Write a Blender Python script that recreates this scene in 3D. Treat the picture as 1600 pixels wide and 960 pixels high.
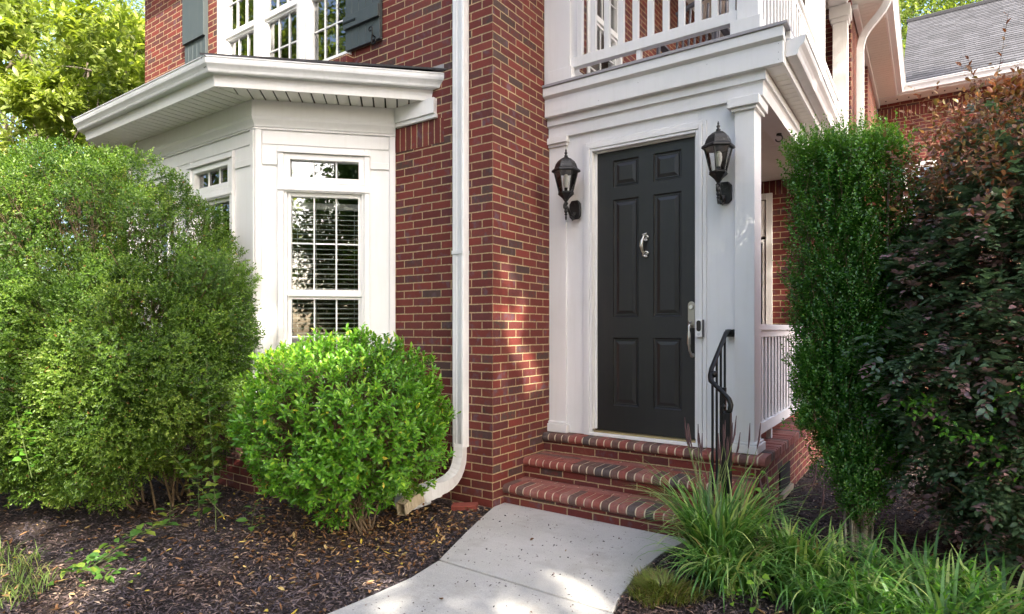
import bpy, bmesh, math, random
import numpy as np
from mathutils import Vector
R = math.radians
random.seed(7)
rng = np.random.default_rng(11)
for o in list(bpy.data.objects): bpy.data.objects.remove(o)
SC = bpy.context.scene
COL = SC.collection

# ------------------------------------------------------------------ camera
cam_d = bpy.data.cameras.new('camera'); cam = bpy.data.objects.new('camera', cam_d); COL.objects.link(cam)
YAW = math.atan(650/940)
cam.location = (0, 0, 1.40); cam.rotation_euler = (R(90), 0, YAW)
cam_d.sensor_width = 36; cam_d.lens = 940/1600*36; cam_d.shift_y = 35/1600
cam_d.clip_end = 500; cam_d.clip_start = .05
SC.camera = cam
SC.render.resolution_x = 1024; SC.render.resolution_y = 614
# ------------------------------------------------------------------ light
SUN_AZ = R(-26); SUN_EL = R(36)          # azimuth measured from +X
S = np.array([math.cos(SUN_EL)*math.cos(SUN_AZ), math.cos(SUN_EL)*math.sin(SUN_AZ), math.sin(SUN_EL)])
w = bpy.data.worlds.new('World'); SC.world = w; w.use_nodes = True
nt = w.node_tree; bg = nt.nodes['Background']
sky = nt.nodes.new('ShaderNodeTexSky'); sky.sky_type = 'NISHITA'; sky.sun_disc = False
sky.sun_elevation = SUN_EL; sky.sun_rotation = math.pi/2 - SUN_AZ
sky.air_density = .8; sky.dust_density = 4.5; sky.ozone_density = .6
nt.links.new(sky.outputs[0], bg.inputs[0]); bg.inputs[1].default_value = 0.15
sd = bpy.data.lights.new('sun', 'SUN'); sd.energy = 2.7; sd.angle = R(0.53); sd.color = (1, .93, .80)
so = bpy.data.objects.new('sun', sd); COL.objects.link(so)
so.rotation_euler = Vector((-S[0], -S[1], -S[2])).to_track_quat('-Z', 'Y').to_euler()
SC.view_settings.view_transform = 'Standard'; SC.view_settings.look = 'None'
SC.view_settings.gamma = 1; SC.view_settings.exposure = 2.42
SC.render.engine = 'CYCLES'
SC.cycles.max_bounces = 8; SC.cycles.transparent_max_bounces = 12

# ------------------------------------------------------------------ node helpers
def mat(name):
    m = bpy.data.materials.new(name); m.use_nodes = True
    return m, m.node_tree, m.node_tree.nodes['Principled BSDF']
def N(nt, t, **k):
    n = nt.nodes.new(t)
    for a, v in k.items(): setattr(n, a, v)
    return n
def L(nt, a, b): nt.links.new(a, b)
def M(nt, op, a, b=None, c=None, clamp=False):
    n = N(nt, 'ShaderNodeMath', operation=op); n.use_clamp = clamp
    for i, v in enumerate((a, b, c)):
        if v is None: continue
        if isinstance(v, (int, float)): n.inputs[i].default_value = v
        else: L(nt, v, n.inputs[i])
    return n.outputs[0]
def ramp(nt, fac, stops, interp='LINEAR'):
    n = N(nt, 'ShaderNodeValToRGB'); n.color_ramp.interpolation = interp
    e = n.color_ramp.elements
    while len(e) < len(stops): e.new(.5)
    for x, (p, c) in zip(e, stops):
        x.position = p; x.color = (*c, 1) if len(c) == 3 else c
    if fac is not None: L(nt, fac, n.inputs[0])
    return n.outputs[0]
def noise(nt, vec, scale, detail=3, rough=.55):
    n = N(nt, 'ShaderNodeTexNoise'); n.inputs['Scale'].default_value = scale
    n.inputs['Detail'].default_value = detail; n.inputs['Roughness'].default_value = rough
    if vec is not None: L(nt, vec, n.inputs['Vector'])
    return n.outputs[0]
def pos(nt): return N(nt, 'ShaderNodeNewGeometry').outputs['Position']
def mixc(nt, fac, a, b, blend='MIX'):
    n = N(nt, 'ShaderNodeMix', data_type='RGBA', blend_type=blend)
    for s, v in ((n.inputs[0], fac), (n.inputs[6], a), (n.inputs[7], b)):
        if isinstance(v, (int, float)): s.default_value = v
        elif isinstance(v, tuple): s.default_value = (*v, 1)
        else: L(nt, v, s)
    return n.outputs[2]
def bump(nt, h, dist, strength=1.0):
    n = N(nt, 'ShaderNodeBump'); n.inputs['Distance'].default_value = dist; n.inputs['Strength'].default_value = strength
    L(nt, h, n.inputs['Height']); return n.outputs[0]

BW, BH = .2127, .0667
BRICK_STOPS = [(0, (.128, .020, .015)), (.25, (.155, .025, .017)), (.45, (.100, .016, .014)), (.65, (.148, .029, .019)),
               (.76, (.090, .020, .021)), (.86, (.125, .025, .018)), (.92, (.070, .034, .034)), (.96, (.060, .034, .026)), (1, (.12, .025, .02))]
def brick_mat(name, soldier=False):
    m, nt, p = mat(name)
    uv = N(nt, 'ShaderNodeUVMap').outputs[0]
    sx = N(nt, 'ShaderNodeSeparateXYZ'); L(nt, uv, sx.inputs[0])
    U, V = (sx.outputs[1], sx.outputs[0]) if soldier else (sx.outputs[0], sx.outputs[1])
    wob = noise(nt, pos(nt), 9, 2)
    Vw = M(nt, 'ADD', V, M(nt, 'MULTIPLY', M(nt, 'SUBTRACT', wob, .5), .006))
    u = M(nt, 'DIVIDE', U, BW); v = M(nt, 'DIVIDE', Vw, BH)
    row = M(nt, 'FLOOR', v)
    if not soldier: u = M(nt, 'ADD', u, M(nt, 'MULTIPLY', M(nt, 'FLOORED_MODULO', row, 2), .5))
    rowr = N(nt, 'ShaderNodeTexWhiteNoise', noise_dimensions='1D'); L(nt, row, rowr.inputs['W'])
    u = M(nt, 'ADD', u, M(nt, 'MULTIPLY', M(nt, 'SUBTRACT', rowr.outputs[0], .5), .035 if not soldier else 0))
    col = M(nt, 'FLOOR', u)
    fu = M(nt, 'MULTIPLY', M(nt, 'FRACT', u), BW); fv = M(nt, 'MULTIPLY', M(nt, 'FRACT', v), BH)
    mu = M(nt, 'MINIMUM', fu, M(nt, 'SUBTRACT', BW, fu)); mv = M(nt, 'MINIMUM', fv, M(nt, 'SUBTRACT', BH, fv))
    d = M(nt, 'MINIMUM', mu, mv)
    fn = noise(nt, pos(nt), 70, 3)
    fn2 = noise(nt, pos(nt), 22, 3)
    d = M(nt, 'ADD', d, M(nt, 'MULTIPLY', M(nt, 'SUBTRACT', fn, .5), .0045))
    d = M(nt, 'ADD', d, M(nt, 'MULTIPLY', M(nt, 'SUBTRACT', fn2, .5), .003))
    mr = N(nt, 'ShaderNodeMapRange', interpolation_type='SMOOTHSTEP'); L(nt, d, mr.inputs[0])
    mr.inputs[1].default_value = .0036; mr.inputs[2].default_value = .0058
    mask = mr.outputs[0]
    cv = N(nt, 'ShaderNodeCombineXYZ'); L(nt, col, cv.inputs[0]); L(nt, row, cv.inputs[1])
    wn = N(nt, 'ShaderNodeTexWhiteNoise', noise_dimensions='3D'); L(nt, cv.outputs[0], wn.inputs[0])
    big = noise(nt, pos(nt), 34, 4, .65)
    f = M(nt, 'ADD', wn.outputs[0], M(nt, 'MULTIPLY', M(nt, 'SUBTRACT', big, .5), .22))
    base = ramp(nt, f, BRICK_STOPS)
    hs = N(nt, 'ShaderNodeHueSaturation'); L(nt, base, hs.inputs['Color'])
    sc = N(nt, 'ShaderNodeSeparateColor'); L(nt, wn.outputs[1], sc.inputs[0])
    L(nt, M(nt, 'ADD', .82, M(nt, 'MULTIPLY', sc.outputs[1], .36)), hs.inputs['Value'])
    grain = noise(nt, pos(nt), 260, 3, .7)
    b2 = mixc(nt, .55, hs.outputs[0], mixc(nt, 1.0, hs.outputs[0], ramp(nt, grain, [(.25, (.55, .55, .55)), (.75, (1.4, 1.4, 1.4))]), 'MULTIPLY'))
    mort = ramp(nt, noise(nt, pos(nt), 40, 4), [(.3, (.28, .20, .11)), (.7, (.46, .35, .20))])
    # old mortar smears and weathering
    pn = noise(nt, pos(nt), 13, 3, .6); pw = M(nt, 'MULTIPLY', ramp(nt, pn, [(.53, (0, 0, 0)), (.66, (1, 1, 1))]), ramp(nt, sc.outputs[2], [(.45, (0, 0, 0)), (.75, (.75, .75, .75))]))
    b2 = mixc(nt, pw, b2, (.105, .060, .080))
    sm = ramp(nt, noise(nt, pos(nt), 4.5, 5, .7), [(.64, (0, 0, 0)), (.82, (.22, .22, .22))])
    b3 = mixc(nt, sm, b2, (.30, .22, .17))
    c = mixc(nt, mask, mort, b3)
    L(nt, c, p.inputs['Base Color'])
    p.inputs['Roughness'].default_value = .82
    h = M(nt, 'ADD', M(nt, 'MULTIPLY', mask, 1.0), M(nt, 'MULTIPLY', grain, .16))
    h = M(nt, 'ADD', h, M(nt, 'MULTIPLY', big, .18))
    L(nt, bump(nt, h, .006, .9), p.inputs['Normal'])
    return m
BRICK = brick_mat('red_brick'); SOLDIER = brick_mat('soldier_brick', True)

def paint_mat(name, col, rough=.5, dirt=.12, dcol=(.45, .43, .36), scale=3.0, bumpy=.0006):
    m, nt, p = mat(name)
    n = noise(nt, pos(nt), scale, 6, .65)
    mp = N(nt, 'ShaderNodeMapping'); mp.inputs['Scale'].default_value = (9, 9, .6); L(nt, pos(nt), mp.inputs[0])
    st = noise(nt, mp.outputs[0], 3, 4)
    f = M(nt, 'MULTIPLY', ramp(nt, n, [(.45, (0, 0, 0)), (.8, (1, 1, 1))]), dirt)
    f = M(nt, 'ADD', f, M(nt, 'MULTIPLY', ramp(nt, st, [(.5, (0, 0, 0)), (.75, (1, 1, 1))]), dirt*.8))
    L(nt, mixc(nt, f, col, dcol), p.inputs['Base Color'])
    p.inputs['Roughness'].default_value = rough
    fine = noise(nt, pos(nt), 90, 3)
    L(nt, bump(nt, M(nt, 'ADD', fine, n), bumpy, .5), p.inputs['Normal'])
    return m
WHITE = paint_mat('white_paint', (.76, .755, .755), .45, .11, (.42, .40, .32))
PANELW = paint_mat('white_panel_paint', (.75, .75, .755), .5, .11, (.45, .43, .36))
VINYL = paint_mat('white_vinyl', (.80, .80, .79), .35, .05)
SOFFIT = paint_mat('soffit_vinyl', (.74, .73, .68), .5, .12)
ALU = paint_mat('white_aluminium', (.70, .71, .72), .38, .2, (.40, .40, .38), 6)
SHUT = paint_mat('shutter_paint', (.052, .066, .070), .5, .3, (.09, .10, .10), 5)
DOORP = paint_mat('charcoal_door_paint', (.014, .0135, .0145), .38, .3, (.032, .029, .027), 6, .0004)
GREYD = paint_mat('grey_deck', (.32, .31, .33), .6)
BEIGE = paint_mat('beige_plastic', (.50, .43, .31), .5, .35, (.30, .22, .13), 12, .002)
def simple(name, col, rough=.5, metal=0, spec=.5):
    m, nt, p = mat(name); p.inputs['Base Color'].default_value = (*col, 1)
    p.inputs['Roughness'].default_value = rough; p.inputs['Metallic'].default_value = metal
    p.inputs['Specular IOR Level'].default_value = spec
    n = noise(nt, pos(nt), 60, 3); L(nt, bump(nt, n, .0006, .4), p.inputs['Normal'])
    return m
IRON = simple('black_iron', (.004, .004, .0045), .42, 0, .35)
def lantern_mat():
    m, nt, p = mat('weathered_black_metal')
    n = noise(nt, pos(nt), 45, 5, .7)
    L(nt, ramp(nt, n, [(.56, (.006, .006, .007)), (.68, (.07, .07, .068)), (.8, (.16, .155, .15))]), p.inputs['Base Color'])
    p.inputs['Roughness'].default_value = .45
    L(nt, bump(nt, n, .002, .6), p.inputs['Normal']); return m
LANT = lantern_mat()
NICKEL = simple('satin_nickel', (.62, .60, .57), .28, 1)
PEWTER = simple('aged_pewter', (.40, .37, .32), .38, 1)
BLACKP = simple('black_plastic', (.008, .008, .009), .15)
DARKROOM = simple('dark_interior', (.07, .055, .045), .9)
BULB = simple('frosted_bulb', (.75, .75, .72), .3)
GREYCH = simple('grey_wicker', (.10, .10, .12), .7)
TERRA = simple('old_brick_paver', (.22, .05, .035), .9)
BARK = None
def glass_mat(name, refl=.16, tint=(.75, .78, .76)):
    m = bpy.data.materials.new(name); m.use_nodes = True; nt = m.node_tree
    for n in list(nt.nodes): nt.nodes.remove(n)
    out = N(nt, 'ShaderNodeOutputMaterial'); mx = N(nt, 'ShaderNodeMixShader')
    tr = N(nt, 'ShaderNodeBsdfTransparent'); tr.inputs[0].default_value = (*tint, 1)
    gl = N(nt, 'ShaderNodeBsdfGlossy'); gl.inputs['Roughness'].default_value = .012
    fr = N(nt, 'ShaderNodeFresnel'); fr.inputs[0].default_value = 1.5
    f = M(nt, 'ADD', M(nt, 'MULTIPLY', fr.outputs[0], 2.0), refl-.06, clamp=True)
    wv = noise(nt, pos(nt), 2.2, 1); b = bump(nt, wv, .004, .35); L(nt, b, gl.inputs['Normal'])
    L(nt, f, mx.inputs[0]); L(nt, tr.outputs[0], mx.inputs[1]); L(nt, gl.outputs[0], mx.inputs[2]); L(nt, mx.outputs[0], out.inputs[0])
    return m
GLASS = glass_mat('window_glass', .17, (.93, .95, .94))
LGLASS = glass_mat('lantern_glass', .04, (.96, .97, .97))

def leaf_mat(name, stops, trans=.35, rough=.4, spec=.5, tcol=None):
    m, nt, p = mat(name)
    at = N(nt, 'ShaderNodeAttribute'); at.attribute_name = 'rnd'
    c = ramp(nt, at.outputs['Fac'], stops)
    n = noise(nt, pos(nt), 35, 2)
    c2 = mixc(nt, 1.0, c, ramp(nt, n, [(.3, (.82, .82, .82)), (.7, (1.15, 1.15, 1.15))]), 'MULTIPLY')
    L(nt, c2, p.inputs['Base Color']); p.inputs['Roughness'].default_value = rough
    p.inputs['Specular IOR Level'].default_value = spec
    tl = N(nt, 'ShaderNodeBsdfTranslucent')
    tc = mixc(nt, 1.0, c2, tcol or (1.5, 1.6, .6), 'MULTIPLY'); L(nt, tc, tl.inputs[0])
    mx = N(nt, 'ShaderNodeMixShader'); mx.inputs[0].default_value = trans
    L(nt, p.outputs[0], mx.inputs[1]); L(nt, tl.outputs[0], mx.inputs[2])
    L(nt, mx.outputs[0], nt.nodes['Material Output'].inputs[0])
    return m
LF_BOX = leaf_mat('boxwood_leaf', [(0, (.05, .11, .016)), (.35, (.095, .18, .024)), (.7, (.185, .29, .04)), (.97, (.33, .42, .09)), (1, (.28, .15, .05))], .35, .36)
LF_GLO = leaf_mat('glossy_leaf', [(0, (.055, .16, .018)), (.4, (.115, .29, .026)), (.75, (.23, .43, .04)), (.95, (.42, .56, .06)), (1, (.6, .5, .06))], .35, .28)
LF_HOL = leaf_mat('holly_leaf', [(0, (.04, .12, .025)), (.5, (.08, .22, .04)), (.85, (.16, .34, .06)), (1, (.28, .46, .08))], .34, .25, .7)
LF_TIP = leaf_mat('holly_new_growth', [(0, (.05, .15, .02)), (1, (.16, .32, .045))], .4, .35)
LF_LOR = leaf_mat('purple_leaf', [(0, (.075, .13, .075)), (.35, (.12, .20, .11)), (.6, (.17, .25, .12)), (.78, (.22, .16, .17)), (.88, (.36, .21, .24)), (1, (.55, .32, .32))], .34, .30, .8, (1.0, 1.1, .8))
LF_LORT = leaf_mat('bronze_shoot_leaf', [(0, (.16, .06, .04)), (.4, (.26, .11, .06)), (.75, (.20, .17, .05)), (1, (.38, .20, .12))], .35, .4, .4, (1.3, 1.0, .6))
LF_LORG = leaf_mat('green_shoot_leaf', [(0, (.05, .16, .02)), (1, (.15, .36, .05))], .4, .35)
LF_MAG = leaf_mat('magnolia_leaf', [(0, (.11, .155, .028)), (.5, (.21, .265, .05)), (.9, (.38, .41, .11)), (1, (.5, .5, .24))], .45, .4)
LF_TREE = leaf_mat('tree_leaf', [(0, (.09, .14, .03)), (.5, (.19, .25, .055)), (1, (.38, .42, .13))], .5, .5)
LF_OAK = leaf_mat('canopy_leaf', [(0, (.04, .09, .015)), (.6, (.07, .13, .02)), (1, (.12, .19, .03))], .35, .5)
LF_LIR = leaf_mat('lilyturf_blade', [(0, (.36, .28, .13)), (.05, (.05, .13, .03)), (.4, (.09, .22, .05)), (.75, (.17, .33, .085)), (1, (.42, .50, .18))], .3, .35)
LF_MON = leaf_mat('mondo_blade', [(0, (.28, .18, .08)), (.3, (.10, .13, .02)), (1, (.17, .22, .035))], .2, .45)
LF_GRS = leaf_mat('lawn_blade', [(0, (.30, .26, .10)), (.4, (.12, .2, .04)), (1, (.2, .3, .06))], .3, .5)
LF_WEED = leaf_mat('weed_leaf', [(0, (.07, .20, .025)), (.6, (.14, .34, .04)), (1, (.28, .46, .06))], .4, .38)
LF_VINE = leaf_mat('vine_leaf', [(0, (.06, .15, .03)), (.7, (.12, .25, .045)), (1, (.32, .38, .06))], .4, .38)
LF_DEAD = leaf_mat('dead_leaf', [(0, (.10, .045, .02)), (.4, (.22, .11, .05)), (.75, (.34, .20, .10)), (.92, (.50, .36, .16)), (1, (.60, .45, .06))], .1, .7, .3)
def bark_mat(name, a, b, scale=14):
    m, nt, p = mat(name)
    mp = N(nt, 'ShaderNodeMapping'); mp.inputs['Scale'].default_value = (1, 1, .25); L(nt, pos(nt), mp.inputs[0])
    n = noise(nt, mp.outputs[0], scale, 5, .7)
    L(nt, ramp(nt, n, [(.35, a), (.65, b)]), p.inputs['Base Color']); p.inputs['Roughness'].default_value = .9
    L(nt, bump(nt, n, .01, .8), p.inputs['Normal']); return m
BARK = bark_mat('tree_bark', (.05, .038, .028), (.16, .13, .10))
TWIG = bark_mat('twig_bark', (.09, .06, .035), (.24, .17, .10), 40)
PALEB = bark_mat('pale_bark', (.14, .11, .08), (.42, .38, .32), 60)
GSTEM = simple('green_stem', (.11, .15, .045), .6)
DSTEM = simple('dark_seed_head', (.06, .03, .035), .8)

# ------------------------------------------------------------------ object helpers
def wloc(o):
    v = Vector(o.location)
    while o.parent: o = o.parent; v += Vector(o.location)
    return v
def tag(o, label=None, cat=None, group=None, kind=None):
    if label: o['label'] = label
    if cat: o['category'] = cat
    if group: o['group'] = group
    if kind: o['kind'] = kind
    return o
def thing(name, label, cat, loc=(0, 0, 0), group=None, rz=0):
    o = bpy.data.objects.new(name, None); COL.objects.link(o); o.location = loc; o.rotation_euler.z = rz
    o.empty_display_size = .1
    return tag(o, label, cat, group)
def ident(p): return p
class MB:
    def __init__(s, tf=ident, brick=False): s.v = []; s.f = []; s.m = []; s.tf = tf; s.brick = brick; s.uvo = None
    def add(s, vs, fs, m=0):
        b = len(s.v); s.v += [tuple(s.tf(p)) for p in vs]; s.f += [tuple(b+i for i in f) for f in fs]; s.m += [m]*len(fs); return s
    def box(s, x0, x1, y0, y1, z0, z1, m=0):
        if x0 > x1: x0, x1 = x1, x0
        if y0 > y1: y0, y1 = y1, y0
        if z0 > z1: z0, z1 = z1, z0
        vs = [(x, y, z) for z in (z0, z1) for y in (y0, y1) for x in (x0, x1)]
        return s.add(vs, [(0, 2, 3, 1), (4, 5, 7, 6), (0, 1, 5, 4), (2, 6, 7, 3), (0, 4, 6, 2), (1, 3, 7, 5)], m)
    def prism(s, poly, z0, z1, m=0):
        n = len(poly)
        vs = [(*p, z0) for p in poly]+[(*p, z1) for p in poly]
        return s.add(vs, [tuple(range(n-1, -1, -1)), tuple(range(n, 2*n))]+[(i, (i+1) % n, n+(i+1) % n, n+i) for i in range(n)], m)
    def tube(s, pts, rad, seg=8, m=0, cap=True):
        pts = [Vector(p) for p in pts]; n = len(pts)
        if not hasattr(rad, '__len__'): rad = [rad]*n
        vs = []; prev = None
        for i, p in enumerate(pts):
            t = (pts[min(i+1, n-1)]-pts[max(i-1, 0)]).normalized()
            if prev is None:
                a = Vector((0, 0, 1)) if abs(t.z) < .9 else Vector((1, 0, 0)); a = (a-t*a.dot(t)).normalized()
            else: a = (prev-t*prev.dot(t)).normalized()
            prev = a; b = t.cross(a)
            for k in range(seg):
                an = 2*math.pi*k/seg; vs.append(tuple(p+(a*math.cos(an)+b*math.sin(an))*rad[i]))
        fs = [(i*seg+k, i*seg+(k+1) % seg, (i+1)*seg+(k+1) % seg, (i+1)*seg+k) for i in range(n-1) for k in range(seg)]
        if cap: fs += [tuple(range(seg-1, -1, -1)), tuple((n-1)*seg+k for k in range(seg))]
        return s.add(vs, fs, m)
    def lathe(s, prof, c=(0, 0), seg=16, m=0, rot=0):
        n = len(prof); vs = []
        for r, z in prof:
            for k in range(seg):
                an = 2*math.pi*k/seg+rot; vs.append((c[0]+r*math.cos(an), c[1]+r*math.sin(an), z))
        fs = [(i*seg+k, i*seg+(k+1) % seg, (i+1)*seg+(k+1) % seg, (i+1)*seg+k) for i in range(n-1) for k in range(seg)]
        fs += [tuple(range(seg-1, -1, -1)), tuple((n-1)*seg+k for k in range(seg))]
        return s.add(vs, fs, m)
    def sweep(s, prof, path, m=0, close=True):
        """prof: (out, z) points; path: XY points; outward = left of travel."""
        n = len(path); P = [Vector(p) for p in path]; rings = []
        for i, p in enumerate(P):
            ds = []
            if i > 0: ds.append((p-P[i-1]).normalized())
            if i < n-1: ds.append((P[i+1]-p).normalized())
            ns = [Vector((-d.y, d.x)) for d in ds]
            nn = ns[0] if len(ns) == 1 else (ns[0]+ns[1])/(1+ns[0].dot(ns[1]))
            rings.append([(p.x+nn.x*o, p.y+nn.y*o, z) for o, z in prof])
        k = len(prof); vs = [q for r in rings for q in r]; fs = []
        for i in range(n-1):
            for j in range(k if close else k-1): fs.append((i*k+j, (i+1)*k+j, (i+1)*k+(j+1) % k, i*k+(j+1) % k))
        if close: fs += [tuple(range(k)), tuple((n-1)*k+j for j in range(k-1, -1, -1))]
        return s.add(vs, fs, m)
    def build(s, name, mats, parent=None, bevel=0, smooth=False, label=None, uvshift=0.0):
        me = bpy.data.meshes.new(name); off = wloc(parent) if parent else Vector((0, 0, 0))
        vs = [(a-off.x, b-off.y, c-off.z) for a, b, c in s.v]
        me.from_pydata(vs, [], s.f)
        for mm in (mats if isinstance(mats, (list, tuple)) else [mats]): me.materials.append(mm)
        me.polygons.foreach_set('material_index', s.m)
        bm = bmesh.new(); bm.from_mesh(me); bmesh.ops.recalc_face_normals(bm, faces=bm.faces)
        uvl = bm.loops.layers.uv.new('UVMap') if s.brick else None
        if uvl:
            for f in bm.faces:
                nx, ny, nz = abs(f.normal.x), abs(f.normal.y), abs(f.normal.z)
                for lp in f.loops:
                    x, y, z = lp.vert.co+off
                    if nz > .7: uv = (x+2.797, y)
                    elif nx > ny*1.01 and ny < .4: uv = (y-3.78+BW/2, z)
                    elif nx > .4: uv = ((x+2.797)*1.4142, z)
                    else: uv = (x+2.797, z)
                    lp[uvl].uv = (uv[0]+uvshift, uv[1])
        bm.to_mesh(me); bm.free()
        if smooth: me.polygons.foreach_set('use_smooth', [True]*len(me.polygons))
        o = bpy.data.objects.new(name, me); COL.objects.link(o)
        if parent: o.parent = parent
        if bevel:
            b = o.modifiers.new('bevel', 'BEVEL'); b.width = bevel; b.segments = 2; b.limit_method = 'ANGLE'; b.angle_limit = R(40)
        if label: o['label'] = label
        return o
def npmesh(name, V, F, mat_, parent=None, rnd=None, smooth=False):
    """fast triangle/quad mesh from numpy arrays"""
    me = bpy.data.meshes.new(name); off = np.array(wloc(parent)) if parent else 0
    V = (V-off).astype(np.float32); nv = len(V); nf, k = F.shape
    me.vertices.add(nv); me.vertices.foreach_set('co', V.ravel())
    me.loops.add(nf*k); me.loops.foreach_set('vertex_index', F.astype(np.int32).ravel())
    me.polygons.add(nf); me.polygons.foreach_set('loop_start', np.arange(0, nf*k, k, dtype=np.int32))
    me.polygons.foreach_set('loop_total', np.full(nf, k, dtype=np.int32))
    if rnd is not None:
        a = me.attributes.new('rnd', 'FLOAT', 'FACE'); a.data.foreach_set('value', rnd.astype(np.float32))
    me.materials.append(mat_); me.update(); me.validate()
    if smooth: me.polygons.foreach_set('use_smooth', np.ones(nf, dtype=bool))
    o = bpy.data.objects.new(name, me); COL.objects.link(o)
    if parent: o.parent = parent
    return o
def nrm(a): return a/np.maximum(np.linalg.norm(a, axis=-1, keepdims=True), 1e-9)
def leaves(P, D, Nn, Ln, Wd, fold=.25, droop=.15, hi=True):
    """leaf meshes: P base, D axis, Nn upper normal; returns V,F,count per leaf"""
    D = nrm(D); Sd = nrm(np.cross(D, Nn)); Nn = nrm(np.cross(Sd, D)); n = len(P)
    Ln = Ln[:, None]; Wd = Wd[:, None]
    up = Nn*Wd*fold
    if hi:
        b = P; mid = P+D*Ln*.5+Nn*Ln*.04; t = P+D*Ln-Nn*Ln*droop
        l1 = P+D*Ln*.28+Sd*Wd*.42+up*.8; l2 = P+D*Ln*.68+Sd*Wd*.40+up*.8-Nn*Ln*droop*.4
        r1 = P+D*Ln*.28-Sd*Wd*.42+up*.8; r2 = P+D*Ln*.68-Sd*Wd*.40+up*.8-Nn*Ln*droop*.4
        V = np.stack([b, mid, t, l1, l2, r1, r2], 1).reshape(-1, 3)
        T = np.array([(0, 1, 3), (1, 4, 3), (1, 2, 4), (0, 5, 1), (1, 5, 6), (1, 6, 2)])
        F = (np.arange(n)[:, None, None]*7+T[None]).reshape(-1, 3); k = 6
    else:
        b = P; t = P+D*Ln-Nn*Ln*droop
        l = P+D*Ln*.48+Sd*Wd*.5+up; r = P+D*Ln*.48-Sd*Wd*.5+up
        V = np.stack([b, t, l, r], 1).reshape(-1, 3)
        T = np.array([(0, 1, 2), (0, 3, 1)])
        F = (np.arange(n)[:, None, None]*4+T[None]).reshape(-1, 3); k = 2
    return V, F, k
def perp(T):
    a = np.where(np.abs(T[:, 2:3]) < .9, np.array([[0, 0, 1.]]), np.array([[1., 0, 0]]))
    A = nrm(np.cross(T, a)); B = np.cross(T, A); return A, B
def shoots(Sp, T, ls, n, a0=1.25, a1=.35, lmin=.5, L0=.015, W0=.008, jit=.25, opposite=False):
    """leaves spaced along shoots. returns P,D,Nn,L,W,shoot index, fraction"""
    K = len(Sp); T = nrm(T); A, B = perp(T); ls = np.broadcast_to(np.asarray(ls, float), (K,))
    j = np.arange(n); fr = (j+.5)/n
    ph = j*(2.39996 if not opposite else 0)+(opposite*((j//2)*math.pi/2+(j % 2)*math.pi))
    ph = ph[None]+rng.uniform(0, 6.28, (K, 1))+rng.normal(0, jit, (K, n))
    al = a0+(a1-a0)*fr[None]**1.5+rng.normal(0, .18, (K, n))
    R_ = A[:, None]*np.cos(ph)[..., None]+B[:, None]*np.sin(ph)[..., None]
    D = T[:, None]*np.cos(al)[..., None]+R_*np.sin(al)[..., None]
    P = Sp[:, None]+T[:, None]*(fr[None]*ls[:, None])[..., None]
    Nn = T[:, None]*np.sin(al)[..., None]-R_*np.cos(al)[..., None]
    Ln = L0*rng.uniform(lmin, 1.2, (K, n)); Wn = W0*Ln/L0
    idx = np.repeat(np.arange(K), n)
    return P.reshape(-1, 3), D.reshape(-1, 3), Nn.reshape(-1, 3), Ln.ravel(), Wn.ravel(), idx, np.tile(fr, K)
def foliage(name, parent, mat_, P, D, Nn, Ln, Wd, rnd, fold=.25, droop=.15, hi=True):
    V, F, k = leaves(P, D, Nn, Ln, Wd, fold, droop, hi)
    return npmesh(name, V, F, mat_, parent, np.repeat(np.clip(rnd, 0, 1), k))
def stems(name, parent, mat_, A, B, r0, r1=None):
    """straight tapered 3-sided twigs"""
    A = np.asarray(A, float); B = np.asarray(B, float); n = len(A); T = nrm(B-A); X, Y = perp(T)
    r0 = np.broadcast_to(np.asarray(r0, float), (n,))[:, None]; r1 = r0*.6 if r1 is None else np.broadcast_to(np.asarray(r1, float), (n,))[:, None]
    V = []
    for k in range(3):
        c, s_ = math.cos(k*2.094), math.sin(k*2.094); V.append(A+(X*c+Y*s_)*r0)
    for k in range(3):
        c, s_ = math.cos(k*2.094), math.sin(k*2.094); V.append(B+(X*c+Y*s_)*r1)
    V = np.stack(V, 1).reshape(-1, 3); T_ = np.array([(0, 1, 4, 3), (1, 2, 5, 4), (2, 0, 3, 5)])
    F = (np.arange(n)[:, None, None]*6+T_[None]).reshape(-1, 4)
    return npmesh(name, V, F, mat_, parent)
_k = rng.normal(0, 1, (7, 3)); _p = rng.uniform(0, 6.28, 7)
def lump(P, f=1.0, seed=0.):
    s = 0
    for i in range(7): s = s+np.sin((P*f*(1+.35*i))@_k[i]+_p[i]+seed*(i+1))/(1+.35*i)
    return s/3.2
def sphere_dirs(n, zmin=-1.):
    d = nrm(rng.normal(0, 1, (int(n*2.4)+10, 3))); d = d[d[:, 2] > zmin]; return d[:n]

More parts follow.
